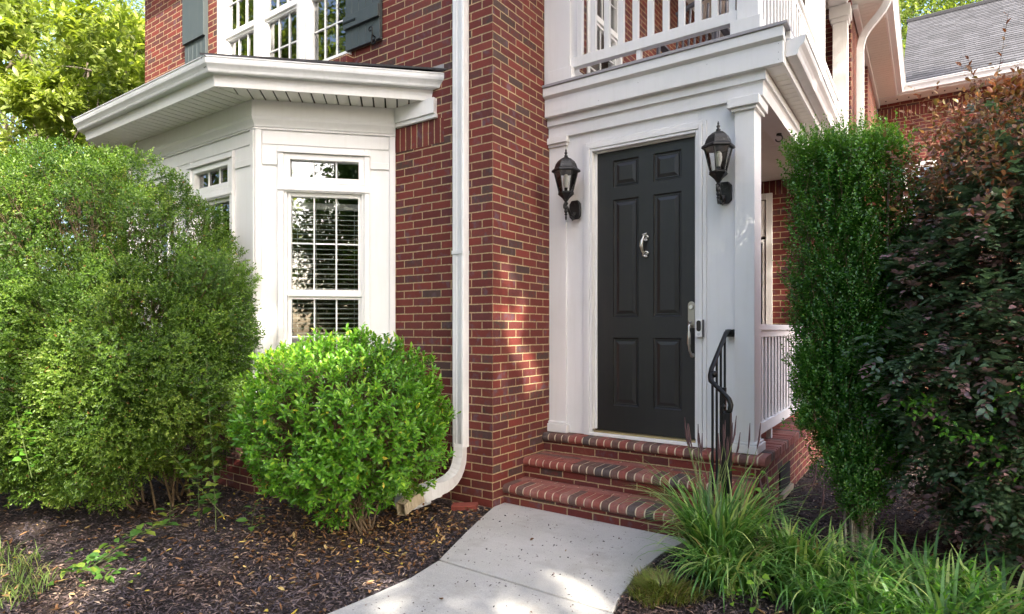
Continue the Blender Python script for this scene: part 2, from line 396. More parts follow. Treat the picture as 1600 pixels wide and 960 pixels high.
# ================================================================== SETTING
GROUND = None
def build_ground():
    # one sheet, finely divided near the camera, darker mulch bed by noise
    m, nt, p = mat('bark_mulch_soil')
    ps = pos(nt)
    n1 = noise(nt, ps, 90, 5, .75); n2 = noise(nt, ps, 3, 4); n3 = noise(nt, ps, 28, 4, .7)
    c = ramp(nt, n1, [(.3, (.010, .007, .008)), (.55, (.038, .027, .027)), (.8, (.085, .062, .052))])
    warm = ramp(nt, n2, [(.45, (0, 0, 0)), (.7, (1, 1, 1))])
    c = mixc(nt, M(nt, 'MULTIPLY', warm, .5), c, (.15, .09, .055))
    L(nt, c, p.inputs['Base Color']); p.inputs['Roughness'].default_value = .95
    L(nt, bump(nt, M(nt, 'ADD', n1, n3), .02, 1), p.inputs['Normal'])
    xs = np.concatenate([[-150, -60, -25], np.arange(-11, 4.01, .07), [8, 25, 60, 150]])
    ys = np.concatenate([[-150, -60, -20, -6], np.arange(.2, 8.01, .07), [14, 30, 60, 150]])
    X, Y = np.meshgrid(xs, ys); Pn = np.stack([X, Y, 0*X], -1).reshape(-1, 3)
    z = ground_z(Pn[:, 0], Pn[:, 1]); Pn[:, 2] = z
    nx, ny = len(xs), len(ys)
    i = np.arange(ny-1)[:, None]*nx+np.arange(nx-1)[None]; F = np.stack([i, i+1, i+nx+1, i+nx], -1).reshape(-1, 4)
    o = npmesh('ground', Pn, F, m, smooth=True); o['kind'] = 'structure'
WALK = [(-1.30, 3.945), (-2.795, 3.945), (-2.80, 3.80), (-2.74, 3.62), (-2.66, 3.40), (-2.56, 3.05), (-2.45, 2.75), (-2.38, 2.45), (-2.40, 2.10),
        (-2.42, 1.90), (-2.60, 1.3), (-2.9, .6), (-3.3, -.3), (-3.9, -1.5), (-1.9, -1.9), (-1.55, -.6), (-1.30, .8), (-1.22, 1.8), (-1.23, 2.5), (-1.30, 2.85), (-1.36, 3.2), (-1.36, 3.6)]
def in_walk(x, y):
    x = np.asarray(x); y = np.asarray(y); c = np.zeros(x.shape, bool); n = len(WALK)
    for i in range(n):
        x1, y1 = WALK[i]; x2, y2 = WALK[(i+1) % n]
        if y1 == y2: continue
        cond = ((y1 > y) != (y2 > y)) & (x < (x2-x1)*(y-y1)/(y2-y1)+x1); c ^= cond
    return c
def ground_z(x, y):
    P = np.stack([x, y, 0*x], -1); z = .018*lump(P, 2.2)+.010*lump(P, 9)
    z = z-.005
    near = in_walk(x, y)
    zz = np.where(near, -.05, z)
    far = np.clip((np.hypot(x+3, y-3)-12)/30, 0, 1); return zz*(1-far)-.02*far
build_ground()

def build_walk():
    m, nt, p = mat('concrete'); ps = pos(nt)
    n1 = noise(nt, ps, 1.6, 6, .6); n2 = noise(nt, ps, 160, 3, .8); n3 = noise(nt, ps, 14, 4, .7)
    c = ramp(nt, n1, [(.3, (.39, .375, .35)), (.7, (.51, .49, .465))])
    c = mixc(nt, M(nt, 'MULTIPLY', ramp(nt, n3, [(.5, (0, 0, 0)), (.75, (1, 1, 1))]), .35), c, (.36, .34, .32))
    c = mixc(nt, .5, c, mixc(nt, 1.0, c, ramp(nt, n2, [(.3, (.6, .6, .6)), (.65, (1.25, 1.25, 1.25))]), 'MULTIPLY'))
    vz = N(nt, 'ShaderNodeTexVoronoi'); vz.inputs['Scale'].default_value = 30; L(nt, ps, vz.inputs[0])
    sp = ramp(nt, vz.outputs[0], [(.10, (1, 1, 1)), (.17, (0, 0, 0))])
    c = mixc(nt, M(nt, 'MULTIPLY', M(nt, 'MULTIPLY', sp, ramp(nt, noise(nt, ps, 5, 2), [(.44, (0, 0, 0)), (.56, (1, 1, 1))])), .75), c, (.10, .09, .085))
    mb = N(nt, 'ShaderNodeMapping'); mb.inputs['Scale'].default_value = (2, 130, 1); mb.inputs['Rotation'].default_value = (0, 0, R(4)); L(nt, ps, mb.inputs[0])
    br = noise(nt, mb.outputs[0], 1.5, 2, .6)
    st = ramp(nt, noise(nt, ps, 2.6, 6, .75), [(.54, (0, 0, 0)), (.60, (.5, .5, .5)), (.75, (1, 1, 1))]); c = mixc(nt, M(nt, 'MULTIPLY', st, .42), c, (.25, .22, .18))
    L(nt, c, p.inputs['Base Color']); p.inputs['Roughness'].default_value = .85
    L(nt, bump(nt, M(nt, 'ADD', M(nt, 'ADD', n2, n3), M(nt, 'MULTIPLY', br, 1.2)), .003, .8), p.inputs['Normal'])
    # two slabs each side of the joint
    J0, J1 = (-2.425, 2.735), (-1.27, 2.71)
    iJ = 7
    far = [p for p in WALK if p[1] > 2.745]; near = [p for p in WALK if p[1] < 2.735]
    farp = [(-1.30, 3.94), (-2.795, 3.94), (-2.80, 3.80), (-2.755, 3.66), (-2.69, 3.46), (-2.60, 3.20), (-2.50, 2.93), (-2.43, 2.742), (-1.275, 2.716), (-1.31, 2.85), (-1.36, 3.2), (-1.36, 3.6)]
    nearp = [(-2.425, 2.728), (-2.385, 2.45), (-2.40, 2.10), (-2.42, 1.90), (-2.60, 1.3), (-2.9, .6), (-3.3, -.3), (-3.9, -1.5), (-1.9, -1.9), (-1.55, -.6), (-1.30, .8), (-1.22, 1.8), (-1.23, 2.5), (-1.272, 2.703)]
    b = MB(); b.prism(farp, -.1, .012); b.prism(nearp, -.1, .010)
    o = b.build('walkway', m, bevel=.006); o['kind'] = 'structure'
build_walk()

# sky is the world; lawn patch of grass = stuff
def lawn():
    n = 3200
    x = rng.uniform(-5.2, -3.6, n); y = rng.uniform(.2, 1.6, n)
    # corner patch at the left edge of the view
    k = ((x+4.5)/.66)**2+((y-1.0)/.40)**2 < 1+.5*lump(np.stack([x, y, 0*x], -1), 5); x, y = x[k], y[k]
    blades('lawn_grass', None, LF_GRS, np.stack([x, y, 0*x], -1), .11, .0045, .9, .9)['kind'] = 'stuff'
def blades(name, parent, mat_, P, length, width, spread=.6, droop=.5, seg=4, dirs=None, lvar=.35, rnd=None):
    n = len(P)
    ph = rng.uniform(0, 6.28, n) if dirs is None else dirs
    Ln = length*rng.uniform(1-lvar, 1+lvar*.6, n); sp = spread*rng.uniform(.35, 1.25, n); dr = droop*rng.uniform(.4, 1.3, n)
    H = np.stack([np.cos(ph), np.sin(ph), 0*ph], -1); Sd = np.stack([-np.sin(ph), np.cos(ph), 0*ph], -1)
    tw = rng.normal(0, .35, n)
    Sd = nrm(Sd+H*tw[:, None]*.5)
    V = []; p = P.copy(); 
    for j in range(seg+1):
        t = j/seg; wd = width*(1-t**2.2)*(.75+.25*math.sin(math.pi*min(1, t*1.3)))*.5+.0003
        V += [p-Sd*wd, p+Sd*wd]
        ang = sp*.55+dr*2.4*t**1.3
        p = p+(H*np.sin(ang)[:, None]+np.array([0, 0, 1.])*np.cos(ang)[:, None])*(Ln/seg)[:, None]
        p[:, 2] = np.maximum(p[:, 2], .008)
    V = np.stack(V, 1).reshape(-1, 3); k = 2*(seg+1)
    T = np.array([(2*j, 2*j+1, 2*j+3, 2*j+2) for j in range(seg)])
    F = (np.arange(n)[:, None, None]*k+T[None]).reshape(-1, 4)
    r = rng.uniform(0, 1, n) if rnd is None else rnd
    return npmesh(name, V, F, mat_, parent, np.repeat(r, seg), smooth=True)

def mulch():
    # shredded bark chips over the beds in view: nobody could count them
    n = 330000
    x = rng.uniform(-6.6, 2.2, n); y = rng.uniform(.9, 8.5, n)
    d = np.hypot(x, y); iw = in_walk(x, y); keep = ((~iw) | (rng.uniform(0, 1, n) < .022)) & (y < 3.75+(x > -1.0)*9) & (rng.uniform(0, 1, n) < np.clip(5.0/d**1.6, 0.12, 1)*1.4)
    keep &= ~((x > -2.8) & (x < -1.0) & (y > 3.9))
    x, y = x[keep], y[keep]; n = len(x)
    iw = in_walk(x, y); P = np.stack([x, y, np.where(iw, .016, ground_z(x, y)+rng.uniform(.0, .016, n))], -1)
    ph = rng.uniform(0, 6.28, n); tl = rng.normal(0, .28, n)
    D = np.stack([np.cos(ph)*np.cos(tl), np.sin(ph)*np.cos(tl), np.sin(tl)], -1)
    up = nrm(np.stack([rng.normal(0, .4, n), rng.normal(0, .4, n), np.ones(n)], -1))
    Ln = rng.uniform(.012, .055, n)*np.where(iw, .4, 1); W = rng.uniform(.004, .013, n)
    m, nt, p = mat('bark_chip'); at = N(nt, 'ShaderNodeAttribute'); at.attribute_name = 'rnd'
    L(nt, ramp(nt, at.outputs['Fac'], [(0, (.028, .021, .025)), (.5, (.078, .060, .068)), (.82, (.15, .115, .118)), (.96, (.25, .17, .13)), (1, (.46, .35, .25))]), p.inputs['Base Color'])
    wf = ramp(nt, noise(nt, pos(nt), 1.3, 4, .6), [(.47, (0, 0, 0)), (.6, (.8, .8, .8))]); L(nt, mixc(nt, M(nt, 'MULTIPLY', wf, .6), ramp(nt, at.outputs['Fac'], [(0, (.028, .021, .025)), (.5, (.078, .060, .068)), (.82, (.15, .115, .118)), (.96, (.25, .17, .13)), (1, (.46, .35, .25))]), ramp(nt, at.outputs['Fac'], [(0, (.05, .025, .014)), (.6, (.12, .065, .04)), (1, (.36, .22, .13))])), p.inputs['Base Color'])
    p.inputs['Roughness'].default_value = .85
    V, F, k = leaves(P-D*Ln[:, None]*.5, D, up, Ln, W, .5, .0, False)
    o = npmesh('mulch_chips', V, F, m, None, np.repeat(rng.uniform(0, 1, n), k)); o['kind'] = 'stuff'
mulch()
def litter():
    n = 1700
    x = np.concatenate([rng.normal(-3.0, .62, 800), rng.uniform(-5.8, -2.4, 460), rng.uniform(-1.1, 1.2, 200), rng.normal(-3.6, .5, 240)])
    y = np.concatenate([rng.normal(2.95, .38, 800), rng.uniform(1.0, 3.6, 460), rng.uniform(2.6, 7.2, 200), rng.normal(2.5, .35, 240)])
    keep = ((~in_walk(x, y)) | (rng.uniform(0, 1, n) < .02)) & (y < 3.74+(x > -.98)*9); x, y = x[keep], y[keep]; n = len(x)
    P = np.stack([x, y, np.maximum(ground_z(x, y), 0)+.016], -1); P[in_walk(x, y), 2] = .016
    ph = rng.uniform(0, 6.28, n); D = np.stack([np.cos(ph), np.sin(ph), rng.normal(0, .25, n)], -1)
    up = np.stack([rng.normal(0, .35, n), rng.normal(0, .35, n), np.ones(n)], -1)
    foliage('leaf_litter', None, LF_DEAD, P, D, up, rng.uniform(.018, .058, n), rng.uniform(.008, .021, n), rng.uniform(0, 1, n), .6, -.3)['kind'] = 'stuff'
litter(); lawn()

# ================================================================== HOUSE
XC, YF, YD = -2.797, 3.78, 4.65
HOUSE = thing('brick_house', 'red brick house with white trim, charcoal front door, bay window and upper balcony', 'house', (-2.8, 6.0, 0))
H_ = HOUSE
def walls(name, P, Ux, Nn, u0, u1, z0, z1, holes, th=.12, parent=H_, m=BRICK):
    """wall of boxes around holes; frame: P + u*U + o*N"""
    tf = lambda q: (P[0]+q[0]*Ux[0]+q[1]*Nn[0], P[1]+q[0]*Ux[1]+q[1]*Nn[1], q[2])
    b = MB(tf, brick=True)
    us = sorted({u0, u1, *[h[0] for h in holes], *[h[1] for h in holes]}); zs = sorted({z0, z1, *[h[2] for h in holes], *[h[3] for h in holes]})
    us = [u for u in us if u0 <= u <= u1]; zs = [z for z in zs if z0 <= z <= z1]
    for i in range(len(us)-1):
        j = 0
        while j < len(zs)-1:
            uc = (us[i]+us[i+1])/2
            hole = lambda zc: any(h[0] < uc < h[1] and h[2] < zc < h[3] for h in holes)
            if hole((zs[j]+zs[j+1])/2): j += 1; continue
            k = j
            while k+1 < len(zs)-1 and not hole((zs[k+1]+zs[k+2])/2): k += 1
            b.box(us[i], us[i+1], -th, 0, zs[j], zs[k+1]); j = k+1
    return b.build(name, m, parent)
EX = (1, 0); NY = (0, -1)
UW0, UW1, UWZ0, UWZ1 = -6.715, -4.45, 3.96, 5.55
walls('front_wall', (0, YF), EX, NY, -8.51, XC, -.1, 6.3, [(UW0, UW1, UWZ0, UWZ1), (-7.6, -4.1, -.05, 3.4)])
# wall behind the bay roof is open into the bay room
walls('entry_side_wall', (XC, 0), (0, 1), (1, 0), YF+.12, 9.72, -.1, 6.3, [(5.35, 6.2, 3.75, 5.6)], uv if False else .12)
walls('left_wall', (-8.51, 0), (0, 1), (-1, 0), YF+.12, 14.2, -.1, 6.3, [])
walls('balcony_back_wall', (0, 9.72), EX, NY, XC+.002, -.885, 3.3, 6.0, [(-2.3, -1.5, 3.75, 5.6)])
walls('porch_back_wall', (0, 7.55), EX, NY, XC+.002, -.95, -.1, 3.25, [(-2.4, -1.53, .52, 2.98)])
walls('side_wall', (-.88, 0), (0, 1), (1, 0), 9.602, 10.8, -.1, 6.0, [])
walls('lower_side_wall', (-.95, 0), (0, 1), (1, 0), 7.43, 9.6, -.1, 3.3, [])
walls('recess_wall', (-1.25, 0), (0, 1), (1, 0), 10.8, 11.8, -.1, 6.0, [])
walls('corner_wall', (0, 11.8), EX, NY, -1.37, -.84, -.1, 6.0, [])
walls('rear_side_wall', (-.84, 0), (0, 1), (1, 0), 11.92, 14.25, -.1, 6.0, [])
walls('wing_wall', (0, 14.25), EX, NY, -.838, 9.0, -.1, 6.0, [(-.45, .15, 3.4, 4.7)])
MB().box(-8.6, 9, 19.8, 20, 0, 6).build('rear_wall', DARKROOM, H_)
MB().box(-8.4, -2.95, 3.95, 14, 3.34, 3.5).build('upper_floor', DARKROOM, H_)
MB().box(-8.4, -2.95, 9.0, 9.1, 0, 6.2).build('inner_partition', DARKROOM, H_)
MB().box(-2.79, -.97, 9.9, 14, 3.0, 6.0).build('inner_room', DARKROOM, H_)
MB().box(-.2, 8.9, 14.9, 15, 0, 6.0).build('wing_inner_room', DARKROOM, H_)

def soldier(name, P, Ux, Nn, u0, u1, z0, h=.203, proud=.004):
    # upright bricks: uv swapped, u along the run / z local
    me = bpy.data.meshes.new(name); off = wloc(H_)
    def pt(u, o, z): return (P[0]+u*Ux[0]+o*Nn[0]-off.x, P[1]+u*Ux[1]+o*Nn[1]-off.y, z-off.z)
    vs = [pt(u, o, z) for z in (z0, z0+h) for o in (-.02, proud) for u in (u0, u1)]
    fs = [(0, 2, 3, 1), (4, 5, 7, 6), (0, 1, 5, 4), (2, 6, 7, 3), (0, 4, 6, 2), (1, 3, 7, 5)]
    me.from_pydata(vs, [], fs); uvl = me.uv_layers.new(name='UVMap')
    for poly in me.polygons:
        for li in poly.loop_indices:
            vi = me.loops[li].vertex_index; u = (u0, u1)[vi & 1]; z = (0, h)[vi >> 2]
            uvl.data[li].uv = (u, z+.005)
    me.materials.append(SOLDIER)
    o = bpy.data.objects.new(name, me); COL.objects.link(o); o.parent = H_; return o
soldier('soldier_course', (0, YF), EX, NY, -3.86, -3.30, 2.955)
soldier('soldier_course', (0, 7.55), EX, NY, XC+.01, -.97, 2.98)
soldier('soldier_course', (0, 9.72), EX, NY, XC+.01, -1.35, 5.62)
soldier('soldier_course', (0, 14.25), EX, NY, -.82, 8.9, 5.62)

# main roof (above the frame, closes the house and shades it) + wing roof
def shingle_mat():
    m, nt, p = mat('asphalt_shingle'); uv = N(nt, 'ShaderNodeUVMap').outputs[0]
    bt = N(nt, 'ShaderNodeTexBrick'); L(nt, uv, bt.inputs[0]); bt.offset = .37; bt.inputs['Scale'].default_value = 1
    bt.inputs['Brick Width'].default_value = .26; bt.inputs['Row Height'].default_value = .14; bt.inputs['Mortar Size'].default_value = .004
    bt.inputs['Color1'].default_value = (.045, .045, .05, 1); bt.inputs['Color2'].default_value = (.085, .085, .095, 1); bt.inputs['Mortar'].default_value = (.04, .04, .045, 1)
    g = noise(nt, pos(nt), 60, 3, .8); b = noise(nt, uv, 1.2, 3)
    c = mixc(nt, 1.0, bt.outputs[0], ramp(nt, g, [(.3, (.7, .7, .7)), (.7, (1.25, 1.25, 1.25))]), 'MULTIPLY')
    L(nt, c, p.inputs['Base Color']); p.inputs['Roughness'].default_value = .95
    L(nt, bump(nt, M(nt, 'ADD', bt.outputs[1], g), .006, -.6), p.inputs['Normal'])
    return m
SHING = shingle_mat()
def shingle_roof(name, A, B, C, D, course=.14, th=.012, parent=H_, tri=False):
    """eave A->B, ridge D->C ; courses built as overlapping strips"""
    A, B, C, D = map(Vector, (A, B, C, D)); n = max(1, int((D-A).length/course))
    me = bpy.data.meshes.new(name); off = wloc(parent); vs = []; fs = []; uvs = []
    nr = (B-A).cross(D-A).normalized()
    if nr.z < 0: nr = -nr
    for i in range(n):
        t0, t1 = i/n, (i+1)/n
        a, b = A.lerp(D, t0)+nr*th, B.lerp(C, t0)+nr*th; c, d = B.lerp(C, min(1, t1+.02)), A.lerp(D, min(1, t1+.02))
        a0, b0 = a-nr*th*1.2, b-nr*th*1.2
        k = len(vs); vs += [v-off for v in (a, b, c, d, a0, b0)]; fs += [(k, k+1, k+2, k+3), (k+4, k+5, k+1, k)]
        w = (B-A).length; y = i*course+.003
        uvs += [(0, y), (w, y), (w, y+course*.98), (0, y+course*.98), (0, y), (w, y), (w, y+.01), (0, y+.01)]
    me.from_pydata([tuple(v) for v in vs], [], fs); ul = me.uv_layers.new(name='UVMap')
    for l, u in zip(ul.data, uvs): l.uv = u
    me.materials.append(SHING); o = bpy.data.objects.new(name, me); COL.objects.link(o); o.parent = parent; return o
shingle_roof('wing_roof', (-.42, 13.80, 6.05), (9.3, 13.80, 6.05), (9.3, 18.3, 9.2), (-.42, 18.3, 9.2), .15, .018)
MB().sweep([(-.03, 0), (.05, 0), (.05, .05), (-.03, .05)], [(-.42, 18.28), (9.3, 18.28)]).tf
b = MB(); b.tube([(-.45, 18.3, 9.22), (9.3, 18.3, 9.22)], .07, 6); b.build('ridge_cap', simple('ridge_dark', (.03, .03, .035), .9), H_)
b = MB(); b.add([(-9, 3.3, 6.25), (-.55, 3.3, 6.25), (-.55, 14.2, 6.25), (-9, 14.2, 6.25), (-5, 9, 9.5)], [(0, 1, 2, 3), (0, 1, 4), (1, 2, 4), (2, 3, 4), (3, 0, 4)]); b.build('roof', SHING, H_)

# ---- generic window
def window(P, Ux, Nn, u0, u1, z0, z1, cols=3, rows=2, name='window', frame=.05, inset=.03, meet=None, blind=False, fm=VINYL, depth=.09, hrows=None):
    tf = lambda q: (P[0]+q[0]*Ux[0]+q[1]*Nn[0], P[1]+q[0]*Ux[1]+q[1]*Nn[1], q[2])
    f = MB(tf); o0, o1 = -depth, -inset+.028
    f.box(u0, u0+frame, o0, o1, z0, z1); f.box(u1-frame, u1, o0, o1, z0, z1)
    f.box(u0+frame, u1-frame, o0, o1, z1-frame, z1); f.box(u0+frame, u1-frame, o0, o1, z0, z0+frame)
    W = f.build(name, fm, H_, .002)
    mz = [(z0+frame, z1-frame, -inset)]
    if meet:
        s = MB(tf); s.box(u0+frame+.001, u1-frame-.001, o0+.02, -inset+.010, meet-.03, meet+.028); s.box(u0+frame+.001, u1-frame-.001, o0+.02, -inset-.012, meet-.055, meet-.031)
        # sash stiles
        for a, c, oo in ((z0+frame+.001, meet-.056, -inset-.012), (meet+.029, z1-frame-.001, -inset+.009)):
            s.box(u0+frame+.001, u0+frame+.032, o0+.02, oo, a, c); s.box(u1-frame-.032, u1-frame-.001, o0+.02, oo, a, c)
        s.box(u0+frame+.033, u1-frame-.033, o0+.02, -inset-.013, z0+frame+.001, z0+frame+.04)
        s.box(u0+frame+.033, u1-frame-.033, o0+.02, -inset+.008, z1-frame-.033, z1-frame-.002)
        s.build('sash', fm, W, .002)
        e = .033
        mz = [(z0+frame+.041, meet-.056, -inset-.028), (meet+.029, z1-frame-.034, -inset-.008)]
    else: e = 0
    a, c = u0+frame+e, u1-frame-e
    for (za, zb, oo) in mz:
        g = MB(tf); g.box(a-.004, c+.004, oo-.022, oo-.018, za-.004, zb+.004); g.build('pane', GLASS, W)
        g = MB(tf)
        for i in range(1, cols): x = a+(c-a)*i/cols; g.box(x-.0058, x+.0058, oo-.016, oo-.004, za, zb)
        nr = rows if not hrows else hrows
        for i in range(1, nr):
            z = za+(zb-za)*i/nr
            for k in range(cols):
                xa = a+(c-a)*k/cols+(.011 if k else 0); xb = a+(c-a)*(k+1)/cols-(.011 if k < cols-1 else 0)
                g.box(xa, xb, oo-.015, oo-.005, z-.0058, z+.0058)
        if g.v: g.build('muntin', fm, W)
    if blind:
        g = MB(tf); z = z0+.06
        while z < blind:
            g.add([(x, o, z+(.010 if o < -depth-.04 else 0)+e) for e in (0, .004) for o in (-depth-.055, -depth-.015) for x in (u0+frame+.01, u1-frame-.01)], [(0, 2, 3, 1), (4, 5, 7, 6), (0, 1, 5, 4), (2, 6, 7, 3), (0, 4, 6, 2), (1, 3, 7, 5)]); z += .0435
        for i in range(4):
            x = u0+frame+.07+(u1-u0-2*frame-.14)*i/3; g.box(x-.0015, x+.0015, -depth-.012, -depth-.010, z0+.06, blind)
        g.box(u0+frame+.005, u1-frame-.005, -depth-.08, -depth-.02, blind, blind+.05)
        g.build('blind', WHITE, W)
    return W
def trim(name, P, Ux, Nn, boxes, m=WHITE, bevel=.003, parent=H_):
    tf = lambda q: (P[0]+q[0]*Ux[0]+q[1]*Nn[0], P[1]+q[0]*Ux[1]+q[1]*Nn[1], q[2])
    b = MB(tf)
    for bx in boxes: b.box(*bx)
    return b.build(name, m, parent, bevel)
# upper triple window
FR = ((0, YF), EX, NY)
wu = (UW1-UW0)/3
for k in range(3):
    a = UW0+k*wu
    window(*FR, a+.045, a+wu-.045, UWZ0+.03, UWZ1-.04, 3, 2, meet=4.76, frame=.035, inset=.035, depth=.11)
bx = [(UW0-.012, UW0+.044, -.1, .018, UWZ0, UWZ1), (UW1-.044, UW1+.012, -.1, .018, UWZ0, UWZ1), (UW0+.045, UW1-.045, -.1, .018, UWZ1-.039, UWZ1+.01), (UW0+.045, UW1-.045, -.1, .02, UWZ0, UWZ0+.029)]
for k in (1, 2): bx.append((UW0+k*wu-.044, UW0+k*wu+.044, -.1, .006, UWZ0+.03, UWZ1-.04))
for k in (1, 2): bx.append((UW0+k*wu-.018, UW0+k*wu+.018, .007, .022, UWZ0+.03, UWZ1-.04))
trim('window_surround', *FR, bx, VINYL)
# rowlock sill bricks under the window
b = MB(brick=True); x = UW0-.02
while x < UW1+.03:
    b.add([(xx, yy, zz+(.012 if yy > 3.75 else 0)) for zz in (3.865, 3.948) for yy in (3.695, 3.79) for xx in (x, x+.057)], [(0, 2, 3, 1), (4, 5, 7, 6), (0, 1, 5, 4), (2, 6, 7, 3), (0, 4, 6, 2), (1, 3, 7, 5)]); x += .0667
o = b.build('window_sill', BRICK, H_, .004)
MB().box(UW0, UW1+.025, 3.705, 3.785, 3.872, 3.944).build('sill_mortar', simple('mortar_joint', (.5, .4, .26), .9), H_)

# bay ---------------------------------------------------------------
BP = [(-3.863, 3.78), (-4.687, 2.956), (-7.019, 2.956), (-7.843, 3.78)]
r2 = math.sqrt(.5)
RF = ((-3.863, 3.78), (-r2, -r2), (r2, -r2))          # right bay face, u runs away from the house wall
CF = ((-4.687, 2.956), (-1, 0), (0, -1))              # centre face, u runs left
LFc = ((-7.019, 2.956), (-r2, r2), (-r2, -r2))
def panels(name, F, wd, wins, z0=.70, z1=3.14):
    th = .10; hs = [(a, c, p, q) for a, c, p, q in wins]
    tf = lambda q: (F[0][0]+q[0]*F[1][0]+q[1]*F[2][0], F[0][1]+q[0]*F[1][1]+q[1]*F[2][1], q[2])
    b = MB(tf); us = sorted({0, wd, *[h[0] for h in hs], *[h[1] for h in hs]}); zs = sorted({z0, z1, *[h[2] for h in hs], *[h[3] for h in hs]})
    for i in range(len(us)-1):
        for j in range(len(zs)-1):
            uc, zc = (us[i]+us[i+1])/2, (zs[j]+zs[j+1])/2
            if any(h[0] < uc < h[1] and h[2] < zc < h[3] for h in hs): continue
            b.box(us[i], us[i+1], -th, 0, zs[j], zs[j+1])
    return b.build(name, PANELW, H_)
TZ = (2.655, 2.905); MZ = (.95, 2.60)
panels('bay_panel', RF, 1.165, [(.265, .935, TZ[0], TZ[1]), (.265, .935, MZ[0], MZ[1])])
panels('bay_panel', CF, 2.332, [(.35, 1.01, TZ[0], TZ[1]), (.35, 1.01, MZ[0], MZ[1]), (1.32, 1.98, TZ[0], TZ[1]), (1.32, 1.98, MZ[0], MZ[1])])
panels('bay_panel', LFc, 1.165, [])
def bay_trim(F, wd, wins):
    bx = []
    for a, c in wins:
        # casing around transom and window
        bx += [(a-.045, a+.001, .001, .028, .93, 2.965), (c-.001, c+.045, .001, .028, .93, 2.965), (a+.002, c-.002, .001, .026, 2.906, 2.95),
               (a+.002, c-.002, .001, .022, 2.601, 2.654), (a-.05, c+.05, .029, .040, 2.585, 2.605), (a-.07, c+.07, .001, .05, .90, .929)]
        bx += [(a-.05, c+.05, .029, .042, 2.905, 2.921)]
    # horizontal board lip each side of the windows
    e = [0.057]+[v for a, c in wins for v in (a-.052, c+.052)]+[wd-.057]
    for i in range(0, len(e), 2): bx.append((e[i], e[i+1], .001, .012, 2.80, 2.86))
    bx += [(.002, .05, .001, .020, .70, 3.094), (wd-.05, wd-.002, .001, .020, .70, 3.094)]
    bx += [(.058, wd-.058, .001, .009, 2.975, 3.085)]
    trim('bay_trim', *F, bx, WHITE, .003)
bay_trim(RF, 1.165, [(.265, .935)]); bay_trim(CF, 2.332, [(.35, 1.01), (1.32, 1.98)])
for F, wins in ((RF, [(.265, .935)]), (CF, [(.35, 1.01), (1.32, 1.98)])):
    for a, c in wins:
        window(*F, a+.002, c-.002, TZ[0]+.002, TZ[1]-.002, 3, 1, frame=.048, inset=.012, depth=.08)
        window(*F, a+.002, c-.002, MZ[0]+.002, MZ[1]-.002, 3, 2, meet=1.715, frame=.022, inset=.02, depth=.08, blind=2.46)
# bay brick base, floor, roof deck, dark room
b = MB(brick=True); b.sweep([(-.1, -.1), (-.004, -.1), (-.004, .697), (-.1, .697)], BP); b.build('bay_base', BRICK, H_)
MB().prism([(-3.9, 3.9), (-4.7, 3.05), (-7.0, 3.05), (-7.8, 3.9)], .6, .65).build('bay_floor', DARKROOM, H_)
b = MB()
b.sweep([(0, 3.20), (.045, 3.20), (.045, 3.331), (0, 3.331)], BP)
b.sweep([(0, 3.12), (.012, 3.12), (.016, 3.135), (.024, 3.15), (.040, 3.175), (.044, 3.199), (0, 3.199)], BP)
b.sweep([(0.0, 3.095), (.018, 3.097), (.018, 3.106), (.0, 3.119)], BP)
b.build('bay_frieze', WHITE, H_)
OUT = [(-3.297, 3.778), (-4.601, 2.476), (-7.105, 2.476), (-8.40, 3.778)]
b = MB(); b.sweep([(-.115, 3.325), (-.10, 3.325), (-.097, 3.36), (-.09, 3.40), (-.085, 3.44), (-.115, 3.44)], OUT); b.build('fascia', WHITE, H_)
b = MB()
GP = [(-.088, 3.412), (-.040, 3.412), (-.034, 3.420), (-.030, 3.435), (-.020, 3.452), (-.006, 3.470), (-.002, 3.490), (-.002, 3.513), (.004, 3.516), (.004, 3.524), (-.010, 3.524), (-.012, 3.49), (-.03, 3.45), (-.088, 3.44)]
b.sweep(GP, OUT)
b.sweep([(-.010, 3.500), (-.006, 3.500), (-.006, 3.5005), (-.010, 3.5005)], OUT)
b.build('gutter', ALU, H_)
# rivets at the mitre
b = MB()
for dx, z in ((.01, 3.515), (.035, 3.50), (-.03, 3.505), (.0, 3.425), (.03, 3.42)):
    b.lathe([(0.0, z-.004), (.004, z-.003), (.004, z+.003), (0, z+.004)], (-4.601+dx, 2.472-abs(dx)*.2), 8)
b.build('rivet', IRON, H_)
# soffit boards (perpendicular to each run, clipped at the mitres)
def inset(path, o):
    out = []; P = [Vector(p) for p in path]
    for i, p in enumerate(P):
        ds = [(p-P[i-1]).normalized()] if i else []
        if i < len(P)-1: ds.append((P[i+1]-p).normalized())
        ns = [Vector((-d.y, d.x)) for d in ds]; nn = ns[0] if len(ns) == 1 else (ns[0]+ns[1])/(1+ns[0].dot(ns[1])); out.append(p+nn*o)
    return out
def clip(poly, p, n):
    out = []
    for i in range(len(poly)):
        a, c = poly[i], poly[(i+1) % len(poly)]; da, dc = (a-p).dot(n), (c-p).dot(n)
        if da >= 0: out.append(a)
        if da*dc < 0: out.append(a.lerp(c, da/(da-dc)))
    return out
FI = inset(OUT, -.112)
for i in range(3):
    A, B = Vector(BP[i]), Vector(BP[i+1]); quad = [A, B, FI[i+1], FI[i]]; U = (B-A).normalized(); b = MB()
    u = -.9
    while u < (B-A).length+.9:
        q = clip(clip(quad, A+U*u, U), A+U*(u+.086), -U)
        if len(q) > 2: b.prism([(p.x, p.y) for p in q], 3.332, 3.338)
        u += .099
    b.build('soffit', SOFFIT, H_)
b = MB(); b.sweep([(.0, 3.362), (.5, 3.362), (.5, 3.366), (0, 3.366)], BP[:]) if False else b.prism([(p[0], p[1]) for p in BP]+[(p.x, p.y) for p in reversed(FI)], 3.362, 3.366)
